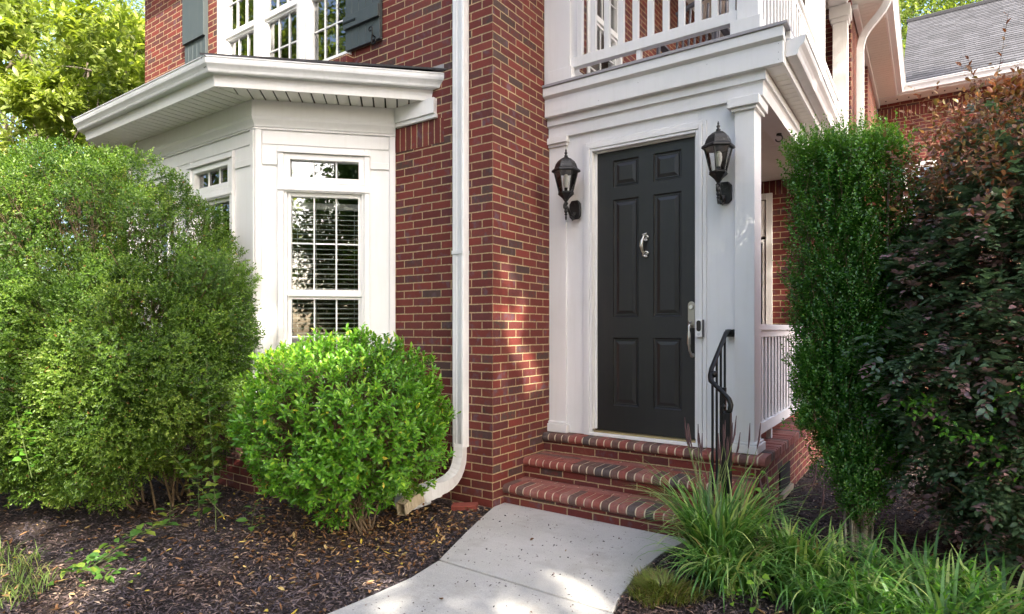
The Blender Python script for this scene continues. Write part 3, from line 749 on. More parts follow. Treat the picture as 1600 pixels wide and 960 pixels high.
b.build('soffit_backing', simple('groove_shade', (.10, .10, .085), .9), H_)  # dark backing colour stands for the shade inside the soffit grooves
trim('frieze_return', *FR, [(-3.825, -3.375, .001, .045, 3.20, 3.33), (-3.838, -3.365, .001, .03, 3.165, 3.199)], WHITE)
# bay roof
zt = 3.86
shingle_roof('bay_roof', (-4.62, 2.50, 3.525), (-7.08, 2.50, 3.525), (-6.7, 3.79, zt), (-5.0, 3.79, zt), .14, .010)
b = MB(brick=False)
def tri_roof(A, B, C, name):
    A, B, C = map(Vector, (A, B, C)); n = 9; me = bpy.data.meshes.new(name); off = wloc(H_); vs = []; fs = []; uv = []
    nr = (B-A).cross(C-A).normalized(); nr = nr if nr.z > 0 else -nr
    for i in range(n):
        t0, t1 = i/n, (i+1)/n
        q = [A.lerp(C, t0)+nr*.012, B.lerp(C, t0)+nr*.012, B.lerp(C, t1), A.lerp(C, t1), A.lerp(C, t0)-nr*.004, B.lerp(C, t0)-nr*.004]
        k = len(vs); vs += [tuple(v-off) for v in q]; fs += [(k, k+1, k+2, k+3), (k+4, k+5, k+1, k)]
        w = (B-A).length*(1-t0); uv += [(0, i*.14), (w, i*.14), (w, i*.14+.13), (0, i*.14+.13)]*2
    me.from_pydata(vs, [], fs); ul = me.uv_layers.new(name='UVMap')
    for l, u in zip(ul.data, uv): l.uv = u
    me.materials.append(SHING); o = bpy.data.objects.new(name, me); COL.objects.link(o); o.parent = H_
tri_roof((-3.27, 3.785, 3.545), (-4.63, 2.45, 3.527), (-5.0, 3.79, zt), 'bay_roof')
tri_roof((-8.42, 3.785, 3.527), (-7.07, 2.45, 3.527), (-6.7, 3.79, zt), 'bay_roof')
MB().box(-8.4, -3.3, 3.775, 3.787, 3.54, 3.60).build('flashing', GREYD, H_)

# shutters -----------------------------------------------------------
def shutter(x0, x1, z0, z1, batt, hook):
    b = MB(); n = 5; w_ = (x1-x0)/n
    for i in range(n): b.box(x0+i*w_+.002, x0+(i+1)*w_-.002, YF-.045, YF-.012, z0, z1)
    b.box(x0+.004, x1-.004, YF-.038, YF-.008, z0+.003, z1-.003)
    s = b.build('shutter', SHUT, H_, .002)
    for a, c in batt: MB().box(x0-.003, x1+.003, YF-.072, YF-.046, a, c).build('batten', SHUT, s, .002)
    if hook:
        b = MB(); hx, hz = x1-.055, z0+.02
        def sc(cx, cz, r, a0, a1, n=14):
            return [(cx+r*(1-.55*i/n)*math.cos(a0+(a1-a0)*i/n), YF-.085, cz+r*(1-.55*i/n)*math.sin(a0+(a1-a0)*i/n)) for i in range(n+1)]
        up = sc(hx-.022, hz+.062, .026, R(-10), R(330)); dn = sc(hx+.026, hz-.055, .030, R(170), R(500))
        b.tube(list(reversed(up))+[(hx+.004, YF-.085, hz+.02), (hx-.004, YF-.085, hz-.02)]+dn, .006, 6)
        b.tube([(hx, YF-.086, hz+.01), (hx, YF-.01, hz-.01)], .006, 6)
        b.build('holdback_hook', IRON, s)
        b = MB(); b.box(x0+.0, x0+.16, YF-.077, YF-.073, batt[0][0]+.045, batt[0][0]+.062); b.lathe([(0, 0), (.012, 0), (.012, .001), (0, .001)], (0, 0), 4)
        b.v = b.v[:8]; b.f = b.f[:6]; b.m = b.m[:6]
        b.tube([(x0+.16, YF-.0765, batt[0][0]+.053), (x0+.16, YF-.073, batt[0][0]+.053)], .012, 10)
        b.build('hinge_strap', IRON, s)
shutter(-4.475, -4.015, 3.995, 5.60, [(4.185, 4.30), (4.83, 4.95), (5.35, 5.45)], True)
shutter(-7.40, -6.93, 3.995, 5.60, [(4.185, 4.30), (4.83, 5.45)], False)

# portico ------------------------------------------------------------
DF = ((0, YD), EX, NY)
DX0, DX1, DZ0, DZ1 = -2.36, -1.487, .525, 2.925
# door wall boards
trim('entry_panel', *DF, [(XC+.001, DX0-.03, -.09, .0, .492, 3.2), (DX1+.03, -1.04, -.09, .0, .492, 3.2), (DX0-.03, DX1+.03, -.09, .0, DZ1+.03, 3.2)], PANELW)
trim('entry_pilaster', *DF, [(XC+.002, XC+.175, .001, .022, .58, 3.03)], WHITE)
b = MB(lambda q: (q[0], YD-q[1], q[2]))
b.box(XC+.002, XC+.20, .001, .06, .492, .565); b.sweep([(0, 0), (1, 0)], [(0, 0), (1, 0)]) if False else None
b.box(XC+.002, XC+.19, .001, .045, .566, .585)
b.build('pilaster_base', WHITE, H_, .006)
trim('pilaster_cap', *DF, [(XC+.002, XC+.20, .001, .06, 3.045, 3.10), (XC+.002, XC+.188, .001, .04, 3.02, 3.044)], WHITE)
# casing (moulded): three stepped strips
cs = []
for (a, c, o) in ((.082, .052, .016), (.051, .022, .026), (.021, -.002, .018)):
    cs += [(DX0-a-.01, DX0-c-.01, .001, o, .492, DZ1+a), (DX1+c+.01, DX1+a+.01, .001, o, .492, DZ1+a), (DX0-c-.0101, DX1+c+.0101, .001, o, DZ1+c, DZ1+a)]
trim('door_casing', *DF, cs, WHITE, .004)
trim('door_jamb', *DF, [(DX0-.03, DX0-.008, -.12, 0.0, .545, DZ1+.03), (DX1+.008, DX1+.03, -.12, 0, .545, DZ1+.03), (DX0-.008, DX1+.008, -.12, 0, DZ1+.008, DZ1+.03),
     (DX0-.0079, DX0+.012, -.048, -.03, .545, DZ1+.0), (DX1-.012, DX1+.0079, -.048, -.03, .545, DZ1), (DX0-.0079, DX1+.0079, -.048, -.03, DZ1-.012, DZ1+.0079)], VINYL)
trim('threshold', *DF, [(DX0-.05, DX1+.05, -.12, .025, .492, .518)], VINYL)
trim('threshold_strip', *DF, [(DX0-.005, DX1+.005, -.11, -.004, .5185, .532)], simple('brass_strip', (.45, .36, .18), .4, .6))
# door slab
def door():
    Y0 = YD+.052
    th = .045; rects = [(-2.204, -1.973, 2.607, 2.835), (-1.845, -1.611, 2.607, 2.835), (-2.204, -1.973, 1.503, 2.502), (-1.845, -1.611, 1.503, 2.502),
             (-2.206, -1.978, .753, 1.330), (-1.848, -1.616, .753, 1.330)]
    b = MB(); us = [DX0+.004]+sorted({-2.205, -1.975, -1.846, -1.613})+[DX1-.004]
    zs = [DZ0+.010, .753, 1.330, 1.503, 2.502, 2.607, 2.835, DZ1-.004]
    holes = []
    for i in range(5):
        for j in range(7):
            if i in (1, 3) and j in (1, 3, 5): holes.append((us[i], us[i+1], zs[j], zs[j+1])); continue
            b.add([(us[i], Y0, zs[j]), (us[i+1], Y0, zs[j]), (us[i+1], Y0, zs[j+1]), (us[i], Y0, zs[j+1])], [(0, 1, 2, 3)])
    for (a, c, p, q) in holes:
        prof = [(0, 0), (.003, .010), (.010, .015), (.018, .015), (.021, .008), (.028, .009), (.056, .001), (.060, .001)]
        vs = []; fs = []
        for o, dpt in prof: vs += [(a+o, Y0+dpt, p+o), (c-o, Y0+dpt, p+o), (c-o, Y0+dpt, q-o), (a+o, Y0+dpt, q-o)]
        for k in range(len(prof)-1):
            for e in range(4): fs.append((k*4+e, k*4+(e+1) % 4, (k+1)*4+(e+1) % 4, (k+1)*4+e))
        k = len(prof)-1; fs.append((k*4, k*4+1, k*4+2, k*4+3)); b.add(vs, fs)
    x0, x1, z0, z1 = us[0], us[-1], zs[0], zs[-1]
    b.add([(x0, Y0, z0), (x1, Y0, z0), (x1, Y0, z1), (x0, Y0, z1), (x0, Y0+th, z0), (x1, Y0+th, z0), (x1, Y0+th, z1), (x0, Y0+th, z1)], [(4, 7, 6, 5), (0, 4, 5, 1), (3, 2, 6, 7), (0, 3, 7, 4), (1, 5, 6, 2)])
    d = b.build('front_door', DOORP, H_)
    # knocker
    kx, y = -1.912, Y0
    b = MB(); b.tube([(kx-.018, y-.03, 2.178), (kx+.018, y-.03, 2.182)], [.006, .010], 8)
    def ring(cx, cz, r): return [(cx+r*math.cos(t), y-.018, cz+r*math.sin(t)) for t in np.linspace(0, 5.4, 16)]
    b.tube(ring(kx+.008, 2.150, .020), .0065, 8); b.tube(ring(kx+.008, 2.018, .020), .0075, 8)
    b.tube([(kx-.004, y-.03, 2.178), (kx-.010, y-.034, 2.15), (kx-.016, y-.045, 2.125), (kx-.018, y-.05, 2.085), (kx-.014, y-.045, 2.05), (kx-.008, y-.03, 2.025), (kx-.016, y-.028, 2.002)], [.007, .008, .012, .016, .012, .007, .005], 10)
    b.tube([(kx+.008, y, 2.150), (kx+.008, y-.018, 2.150)], .009, 8); b.tube([(kx+.008, y, 2.018), (kx+.008, y-.018, 2.018)], .010, 8)
    b.build('door_knocker', NICKEL, d, smooth=True)
    # handle set
    hx = -1.530
    b = MB(); pl = []
    for t in np.linspace(0, math.pi, 9): pl.append((hx+.028*math.cos(t), 1.592+.028*math.sin(t)))
    pl += [(hx-.028, 1.41), (hx+.028, 1.41)]
    n = len(pl); vs = [(x, y-.012, z) for x, z in pl]+[(x, y-.001, z) for x, z in pl]
    b.add(vs, [tuple(range(n)), tuple(range(2*n-1, n-1, -1))]+[(i, n+i, n+(i+1) % n, (i+1) % n) for i in range(n)])
    hp = b.build('door_handle', PEWTER, d, .003)
    b = MB(); b.tube([(hx, y-.013, 1.575), (hx, y-.028, 1.575)], [.019, .015], 14); b.build('lock_cylinder', NICKEL, hp, smooth=True) if False else b.build('lock_cylinder', NICKEL, d)
    b = MB(); b.tube([(hx, y-.01, 1.435), (hx, y-.05, 1.435), (hx-.004, y-.058, 1.425), (hx-.004, y-.060, 1.39), (hx-.002, y-.062, 1.37), (hx-.002, y-.062, 1.29), (hx-.002, y-.060, 1.27), (hx, y-.055, 1.235), (hx+.006, y-.035, 1.205), (hx+.010, y-.002, 1.198)],
                     [.012, .012, .009, .008, .013, .014, .010, .009, .010, .014], 10)
    b.tube([(hx+.010, y-.024, 1.196), (hx+.010, y-.002, 1.196)], .017, 12); b.tube([(hx-.012, y-.03, 1.455), (hx+.004, y-.048, 1.46)], .008, 8)
    b.build('grip', NICKEL, d, smooth=True)
door()
# doorbell camera on the casing
DB = thing('doorbell_camera', 'white video doorbell with black oval front on the casing right of the door', 'doorbell', (-1.440, YD-.03, 1.40))
b = MB(); b.box(-1.466, -1.418, YD-.056, YD-.028, 1.338, 1.478); b.build('body', simple('doorbell_white', (.80, .80, .79), .3), DB, .007)
b = MB()
pl = [(-1.442+.017*math.cos(t), 1.452+.017*math.sin(t)) for t in np.linspace(0, math.pi, 9)]+[(-1.442+.017*math.cos(t), 1.402+.017*math.sin(t)) for t in np.linspace(math.pi, 2*math.pi, 9)]
n = len(pl); b.add([(x, YD-.058, z) for x, z in pl]+[(x, YD-.055, z) for x, z in pl], [tuple(range(n)), tuple(range(2*n-1, n-1, -1))]+[(i, n+i, n+(i+1) % n, (i+1) % n) for i in range(n)])
b.build('lens_panel', BLACKP, DB)
b = MB(); b.tube([(-1.442, YD-.056, 1.363), (-1.442, YD-.0595, 1.363)], .011, 14); b.build('button', simple('button_grey', (.62, .62, .62), .3), DB)
b = MB(); b.box(-1.417, -1.411, YD-.050, YD-.020, 1.342, 1.474); b.build('mount', BLACKP, DB)

# column, entablature
trim('column', *DF, [(-1.178, -1.038, -.165, .05, .575, 3.03)], WHITE)
trim('column_base', *DF, [(-1.195, -1.010, -.19, .075, .492, .555), (-1.188, -1.020, -.18, .063, .556, .574)], WHITE, .006)
trim('column_cap', *DF, [(-1.222, -.998, -.21, .095, 3.03, 3.098), (-1.20, -1.016, -.185, .072, 3.005, 3.029)], WHITE, .004)
# entablature: stepped boards, each return continues along the porch side
EN = [(XC+.002, YD), (-1.015, YD), (-1.015, 9.6)]
def ent(z0, z1, o, slope=0):
    return [(-.12, z0), (o, z0), (o, z1-slope), (o-(.012 if slope else 0), z1), (-.12, z1)]
# travel must keep outside on the left: go from far side to the front, then left
PATH = [(-1.015, 9.6), (-1.015, YD), (XC+.002, YD)]
PATH = [(p[0], p[1]) for p in PATH]
def outl(prof, name, m=WHITE, path=None, bevel=0):
    b = MB(); path = path or [(XC+.002, YD), (-1.015, YD), (-1.015, 9.6)]
    # outside is on the right of this travel -> mirror sign
    b.sweep([(-o, z) for o, z in prof], path); return b.build(name, m, H_, bevel)
outl([(-.13, 3.10), (.030, 3.10), (.030, 3.19), (.040, 3.203), (.040, 3.2035), (-.13, 3.2035)], 'entablature')
outl([(-.13, 3.204), (.055, 3.206), (.055, 3.272), (-.13, 3.272)], 'frieze')
b = MB()
b.box(XC+.002, -.835, YD-.10, YD-.06, 3.275, 3.432); b.box(XC+.002, -.845, YD-.0599, YD+.1, 3.273, 3.31)
b.build('portico_fascia', WHITE, H_, .003)
b = MB(); pr = [(YD-.10, 3.433), (YD-.132, 3.450), (YD-.132, 3.522), (YD-.06, 3.522), (YD-.06, 3.433)]
n = len(pr); b.add([(XC+.002, y, z) for y, z in pr]+[(-.83, y, z) for y, z in pr], [tuple(range(n)), tuple(range(2*n-1, n-1, -1))]+[(i, n+i, n+(i+1) % n, (i+1) % n) for i in range(n)])
b.build('crown_board', WHITE, H_, .002)
trim('nail_head', *DF, [(-.868+dx, -.864+dx, .1, .1012, z, z+.004) for dx, z in ((0, 3.30), (0, 3.35), (0, 3.41), (-1.05, 3.38), (-.5, 3.39), (-1.4, 3.31))], IRON, 0)
MB().box(XC+.003, -.80, YD-.145, YD+.2, 3.5235, 3.546).build('deck_edge', GREYD, H_, .002)
# deck and side overhang
b = MB(); b.box(XC+.003, -.82, YD+.201, 9.6, 3.49, 3.545); b.build('balcony_deck', GREYD, H_)
b = MB(); b.box(-.851, -.833, YD-.05, 9.6, 3.272, 3.485); b.box(-.832, -.80, YD-.02, 9.6, 3.47, 3.52); b.build('side_fascia', WHITE, H_, .003)
b = MB(); y = YD-.055
while y < 9.5: b.box(-.958, -.852, y, y+.094, 3.276, 3.282); y += .10
b.build('side_soffit', SOFFIT, H_)
MB().box(-1.0, -.852, YD-.05, 9.6, 3.30, 3.306).build('soffit_backing', SOFFIT, H_)
gp = [(-.83, 3.335), (-.758, 3.335), (-.752, 3.345), (-.748, 3.37), (-.735, 3.39), (-.712, 3.41), (-.706, 3.43), (-.706, 3.452), (-.698, 3.455), (-.698, 3.464), (-.712, 3.464), (-.83, 3.45)]
b = MB(); n = len(gp); b.add([(x, YD-.03, z) for x, z in gp]+[(x, 9.6, z) for x, z in gp], [tuple(range(n)), tuple(range(2*n-1, n-1, -1))]+[(i, n+i, n+(i+1) % n, (i+1) % n) for i in range(n)])
b.build('side_gutter', ALU, H_)
# porch ceiling
b = MB(); y = YD+.10
while y < 7.4: b.box(XC+.01, -1.15, y, y+.075, 3.135, 3.142); y += .08
b.build('porch_ceiling', SOFFIT, H_)
MB().box(XC+.01, -1.14, YD+.09, 7.54, 3.145, 3.2).build('ceiling_backing', SOFFIT, H_)
HK = thing('ceiling_hook', 'small dark hook screwed into the underside of the porch beam', 'hook', (-1.065, 5.62, 3.10))
b = MB(); b.tube([(-1.065, 5.62, 3.10), (-1.065, 5.62, 3.085)], .022, 10)
b.tube([(-1.065+.028*math.sin(t), 5.62, 3.06+.028*math.cos(t)) for t in np.linspace(0, 4.6, 12)], .0055, 6); b.build('hook', IRON, HK)
# porch floor and base
def bull_row(name, parent, x0, x1, yf, zt, depth=.20, h=.070, axis='x', step=BH, r=.034, mort=None):
    """rowlock bricks with a rounded nose, one mesh: brick + mortar"""
    b = MB(); x = x0; i = 0
    prof = [(0, -h)]
    k = 6
    nose = [(depth+.0-r+r*math.sin(t), -r+r*math.cos(t)) for t in np.linspace(0, math.pi/2, k)]
    nose2 = [(depth-r*.9+r*.9*math.cos(t), -h+r*.9-r*.9*math.sin(t)) for t in np.linspace(0, math.pi/2, k)]
    prof = [(0, 0)]+nose+nose2+[(0, -h)]
    while x < x1-.02:
        w_ = min(step-.0115, x1-x); jt = random.uniform(-.0018, .0018); jz = random.uniform(-.0015, .0015); n = len(prof)
        if axis == 'x': A = [(x, yf+depth-o+jt, zt+z+jz) for o, z in prof]+[(x+w_, yf+depth-o+jt, zt+z+jz) for o, z in prof]
        else: A = [(yf-depth+o+jt, x, zt+z+jz) for o, z in prof]+[(yf-depth+o+jt, x+w_, zt+z+jz) for o, z in prof]
        b.add(A, [tuple(range(n)), tuple(range(2*n-1, n-1, -1))]+[(j, n+j, n+(j+1) % n, (j+1) % n) for j in range(n)], random.choice([0, 0, 0, 0, 1, 1, 1, 2, 2, 2, 2, 3]))
        x += step
    e = .0045; n = len(prof); pm = [(min(max(o, 0)*(1-e/depth), depth-e) if o > depth*.6 else o, z*(1-2*e/h)-e) for o, z in prof]
    if axis == 'x': A = [(q, yf+depth-o, zt+z) for q in (x0, x1-.012) for o, z in pm]
    else: A = [(yf-depth+o, q, zt+z) for q in (x0, x1-.012) for o, z in pm]
    b.add(A, [tuple(range(n)), tuple(range(2*n-1, n-1, -1))]+[(j, n+j, n+(j+1) % n, (j+1) % n) for j in range(n)], 4)
    return b.build(name, STEPM+[MORT], parent)
def step_brick(name, c1, c2):
    m, nt, p = mat(name); n = noise(nt, pos(nt), 30, 5, .7); g = noise(nt, pos(nt), 300, 2)
    c = ramp(nt, n, [(.3, c1), (.7, c2)]); lv = noise(nt, pos(nt), 6, 4, .7)
    c = mixc(nt, M(nt, 'MULTIPLY', ramp(nt, lv, [(.5, (0, 0, 0)), (.72, (1, 1, 1))]), .35), c, (.30, .22, .19))
    L(nt, c, p.inputs['Base Color']); p.inputs['Roughness'].default_value = .75
    L(nt, bump(nt, M(nt, 'ADD', n, g), .003, .7), p.inputs['Normal']); return m
STEPM = [step_brick('step_brick_red', (.19, .045, .035), (.27, .075, .055)), step_brick('step_brick_rose', (.20, .065, .055), (.31, .12, .09)), step_brick('step_brick_brown', (.085, .045, .038), (.15, .075, .058)), step_brick('step_brick_charcoal', (.055, .040, .038), (.10, .075, .070))]
MORT = simple('cream_mortar', (.62, .52, .37), .92)
STEPS = thing('brick_steps', 'three brick steps with rounded rowlock noses leading up to the front door', 'steps', (-1.9, 4.2, 0))
SX1 = -1.0
for i, (yf, zt, yb) in enumerate(((3.905, .163, 4.245), (4.20, .326, 4.545))):
    b = MB(brick=True); b.box(XC+.002+(0 if i else .0), SX1-.02, yf+.03, yb, -.05 if i == 0 else .166, zt-.072); b.build('riser', BRICK, STEPS, uvshift=.06+.1*i)
    bull_row('tread_nose', STEPS, XC+.004, SX1, yf, zt)
    # stretcher courses behind the nose
    b = MB(); yy = yf+.205
    r_ = 0
    while yy < yb+.02:
        x = XC+.004-(.1 if r_ else 0)
        while x < SX1-.02:
            b.box(max(x, XC+.004), min(x+.203, SX1), yy, min(yy+.0575, yb+.02), zt-.05, zt+random.uniform(-.002, .001), random.choice([0, 0, 1, 1, 2])); x += BW
        yy += .0667; r_ += 1
    b.box(XC+.005, SX1-.01, yf+.202, yb, zt-.06, zt-.005, 4)
    b.build('tread', STEPM+[MORT], STEPS, .002)
# porch platform
PB = thing('brick_porch_base', 'raised brick porch platform under the column with a dark foundation vent', 'porch', (-1.9, 6.0, 0)); 
b = MB(brick=True); b.box(XC+.002, -.985, 4.54, 7.42, -.1, .418); b.build('base_wall', BRICK, PB, uvshift=.03)
bull_row('front_nosing', PB, XC+.004, -.945, 4.505, .49)
bull_row('side_nosing', PB, 4.72, 7.40, -.945, .49, axis='y', r=.012, depth=.24)
b = MB(); yy = 4.71
while yy < 7.4:
    x = XC+.01
    while x < -1.2: b.box(x, min(x+.203, -1.19), yy, yy+.0575, .44, .489, random.choice([0, 0, 1, 2])); x += BW
    yy += .0667
b.box(XC+.006, -1.19, 4.706, 7.41, .42, .484, 4); b.build('porch_floor', STEPM+[MORT], PB)
b = MB(); b.box(-.984, -.975, 5.20, 5.62, .08, .27); b.build('vent_opening', simple('vent_black', (.004, .004, .004), .9), PB)
b = MB(); b.box(-.984, -.95, 5.18, 5.64, .03, .078); b.build('vent_sill', simple('vent_sill_stone', (.30, .24, .17), .9), PB, .004)

# balustrades
def baluster_run(name, P, Ux, Nn, u0, u1, zb, zt, step, bw=.036, first=None, bd=.036):
    tf = lambda q: (P[0]+q[0]*Ux[0]+q[1]*Nn[0], P[1]+q[0]*Ux[1]+q[1]*Nn[1], q[2])
    b = MB(tf); b.box(u0, u1, -.032, .032, zb, zb+.085); b.box(u0, u1, -.045, .045, zt-.045, zt); b.box(u0, u1, -.022, .022, zt-.10, zt-.046)
    r = b.build(name, WHITE, H_, .003)
    u = u0+(step*.6 if first is None else first)
    while u < u1-.03:
        b = MB(tf); b.box(u-bw/2, u+bw/2, -bd/2, bd/2, zb+.086, zt-.101); b.build('baluster', WHITE, r); u += step
    return r
rl = baluster_run('balcony_railing', (0, YD-.07), EX, NY, -2.528, -1.149, 3.650, 4.60, .1265, .046, first=.076)
MB().box(-1.935, -1.897, YD-.09, YD-.05, 3.5465, 3.649).build('rail_foot', WHITE, rl); MB().box(-2.575, -2.5285, YD-.124, YD-.03, 3.658, 3.742).build('rail_bracket', WHITE, rl)
trim('balcony_post', *DF, [(-2.790, -2.530, -.06, .115, 3.547, 5.92), (-2.745, -2.505, -.085, .135, 3.5475, 3.655)], WHITE)
trim('balcony_post', *DF, [(-1.147, -.998, -.04, .11, 3.547, 5.92), (-1.189, -.980, -.065, .135, 3.5475, 3.645)], WHITE)
baluster_run('balcony_railing', (-1.05, 0), (0, 1), (1, 0), 4.72, 7.45, 3.61, 4.60, .1265, .048)
baluster_run('balcony_railing', (-1.05, 0), (0, 1), (1, 0), 7.66, 9.40, 3.61, 4.60, .1265, .048)
trim('balcony_post', (-1.05, 0), (0, 1), (1, 0), [(7.46, 7.64, -.09, .09, 3.547, 5.92)], WHITE)
trim('balcony_post', (-1.0, 0), (0, 1), (1, 0), [(9.40, 9.56, -.09, .09, 3.547, 5.78), (9.36, 9.60, -.13, .13, 5.70, 5.86), (9.385, 9.575, -.11, .11, 5.64, 5.70)], WHITE)
trim('balcony_beam', (-1.02, 0), (0, 1), (1, 0), [(4.6, 9.7, -.1, .1, 5.87, 6.2)], WHITE)
b = MB(); b.box(XC+.01, -1.13, 4.66, 9.6, 6.02, 6.03); 
y = 4.7
while y < 9.6: b.box(XC+.01, -1.125, y, y+.094, 6.0, 6.008); y += .1
b.build('balcony_ceiling', SOFFIT, H_)
baluster_run('porch_railing', (-1.095, 0), (0, 1), (1, 0), 4.80, 7.40, .585, 1.44, .128, .05, first=.26, bd=.03)
b = MB(); b.box(-1.115, -1.075, 5.36, 5.40, .492, .584); b.build('railing_foot', WHITE, H_)
# windows / doors on the balcony and the porch
window((XC, 0), (0, 1), (1, 0), 5.36, 6.19, 3.76, 5.59, 2, 3, meet=4.62, frame=.06, inset=.02, depth=.10)
window((0, 9.72), EX, NY, -2.29, -1.51, 3.76, 5.59, 2, 3, frame=.06, inset=.02, depth=.10)
PWN = ((0, 7.55), EX, NY)
trim('porch_window_casing', *PWN, [(-1.57, -1.50, .001, .03, .52, 3.0), (-2.43, -2.36, .001, .03, .52, 3.0), (-2.359, -1.571, .001, .03, 2.93, 3.0)], WHITE)
window(*PWN, -2.35, -1.58, 2.50, 2.92, 1, 1, frame=.06, inset=.01, depth=.09, name='transom_window')
window(*PWN, -2.35, -1.58, .54, 2.46, 1, 1, frame=.03, inset=.01, depth=.09, name='side_door')
window((0, 14.25), EX, NY, -.44, .14, 3.41, 4.69, 2, 2, meet=4.0, frame=.07, inset=.02, depth=.1)
MB().box(-2.7, -1.0, 7.75, 7.8, .4, 3.2).build('porch_inner_room', DARKROOM, H_)
# eaves along the right side and the wing
b = MB(); y = 4.0
while y < 14.2: b.box(-.848, -.515, y, y+.094, 5.93, 5.937); y += .10
x = -.40
b.build('eave_soffit', SOFFIT, H_)
MB().box(-.87, -.50, 3.9, 14.2, 5.945, 5.95).build('eave_backing', SOFFIT, H_)
b = MB(); b.box(-.87, -.80, 9.6, 14.2, 5.86, 5.928); b.build('eave_frieze', WHITE, H_, .004)
b = MB(); b.box(-.514, -.485, 3.9, 13.80, 5.92, 6.08); b.box(-.84, 9.2, 13.82, 13.85, 5.92, 6.03); b.build('eave_fascia', WHITE, H_, .004)
b = MB(); b.box(-.84, 9.2, 13.851, 14.249, 5.935, 5.94)
b.build('wing_soffit', SOFFIT, H_)
x = -.7
while x < 4.5: MB().box(x, x+.022, 14.04, 14.07, 5.922, 5.934).build('soffit_vent_slot', IRON, H_); x += .19
gp2 = [(0, 5.95), (.08, 5.95), (.086, 5.975), (.10, 6.01), (.125, 6.045), (.13, 6.075), (.14, 6.078), (.14, 6.092), (.12, 6.092), (0, 6.07)]
b = MB(); b.sweep([(o, z) for o, z in gp2], [(9.2, 13.82), (-.484, 13.82), (-.484, 3.9)][::1]); b.build('eave_gutter', ALU, H_)

# ================================================================== downspouts
def rect_sweep(b, pts, w_, h_, m=0, cor=0, upv=(0, 0, 1), hollow=0):
    pts = [Vector(p) for p in pts]; n = len(pts); vs = []; fs = []
    for i, p in enumerate(pts):
        t = (pts[min(i+1, n-1)]-pts[max(i-1, 0)]).normalized(); s = t.cross(Vector(upv)).normalized(); u = s.cross(t)
        k = 1+cor*math.sin(i*2.1)
        for a, c in ((-1, -1), (-.8, -1), (.8, -1), (1, -1), (1, -.7), (1, 1), (.8, 1), (-.8, 1), (-1, 1), (-1, -.7)):
            q = p+s*(a*w_/2*k)+u*(c*h_/2*k); vs.append(tuple(q))
    K = 10
    fs = [(i*K+j, i*K+(j+1) % K, (i+1)*K+(j+1) % K, (i+1)*K+j) for i in range(n-1) for j in range(K)]
    b.add(vs, fs, m); return b
DS = thing('downspout', 'white square downspout on the brick corner between bay and door, bent out over mulch', 'downspout', (-3.08, 3.72, 0))
b = MB(); rp = []
x0, x1, y0, y1 = -3.135, -3.028, 3.695, 3.772
pr = [(x0, y0), (x0+.012, y0-.004), (x0+.024, y0), (x0+.040, y0), (x0+.046, y0+.005), (x0+.062, y0+.005), (x0+.068, y0), (x1-.024, y0), (x1-.012, y0-.004), (x1, y0), (x1+.004, y0+.015), (x1, y0+.03), (x1+.003, y0+.05), (x1, y1), (x0, y1)]
b.prism(pr, .46, 6.0); b.build('pipe', ALU, DS)
def bez(P, n=14):
    out = []
    for k in range(n+1):
        t = k/n; q = [Vector(p) for p in P]
        while len(q) > 1: q = [q[i].lerp(q[i+1], t) for i in range(len(q)-1)]
        out.append(q[0])
    return out
path = bez([(-3.082, 3.733, .49), (-3.082, 3.733, .26), (-3.090, 3.66, .19), (-3.145, 3.50, .165)], 26)
b = MB(); rect_sweep(b, path, .105, .078, cor=.018, upv=(1, .3, 0)); b.build('elbow', ALU, DS)
b = MB(); rect_sweep(b, bez([(-3.135, 3.53, .170), (-3.165, 3.44, .155), (-3.19, 3.40, .14)], 8), .118, .092, cor=.03, upv=(1, .3, 0)); b.build('coupling', ALU, DS)
path = bez([(-3.18, 3.42, .145), (-3.215, 3.34, .125), (-3.225, 3.26, .08), (-3.215, 3.20, .065)], 22)
b = MB(); rect_sweep(b, path, .098, .075, cor=.035, upv=(1, .3, 0)); rect_sweep(b, path[-3:], .088, .066, upv=(1, .3, 0)); b.build('beige_extension', BEIGE, DS, label='stained beige corrugated extension lying open on the mulch')
b = MB(); b.box(x0-.004, x1+.004, y0-.007, y1, 2.0, 2.03); b.box(x0-.004, x1+.004, y0-.007, y1, 4.6, 4.63); b.build('strap', ALU, DS)
SB = thing('splash_block', 'pale plastic drain block half hidden behind the glossy round bush', 'drain block', (-3.32, 3.45, 0))
b = MB(); b.box(-3.42, -3.27, 3.33, 3.60, .0, .10); b.box(-3.40, -3.29, 3.32, 3.58, .101, .13); b.build('block', ALU, SB, .012)
DS2 = thing('downspout', 'white downspout curving out of the high eave gutter beside the far balcony column', 'downspout', (-.8, 9.95, 0))
b = MB(); b.prism([(-.845, 9.88), (-.75, 9.88), (-.75, 9.96), (-.845, 9.96)], .2, 5.35); b.build('pipe', ALU, DS2, .006)
b = MB(); rect_sweep(b, bez([(-.797, 9.92, 5.34), (-.797, 9.92, 5.62), (-.72, 9.88, 5.66), (-.60, 9.80, 5.72), (-.46, 9.72, 5.80), (-.43, 9.70, 6.0)], 22), .09, .07, cor=.02, upv=(0, 1, 0)); b.build('elbow', ALU, DS2)
PV = thing('loose_brick', 'single old red brick half sunk in the mulch by the wall corner', 'brick', (-2.98, 3.66, 0), rz=0)
b = MB(); b.box(-.10, .10, -.047, .047, -.02, .035); o = b.build('brick', TERRA, None, .005); o.parent = PV; o.rotation_euler = (.05, -.06, .5)

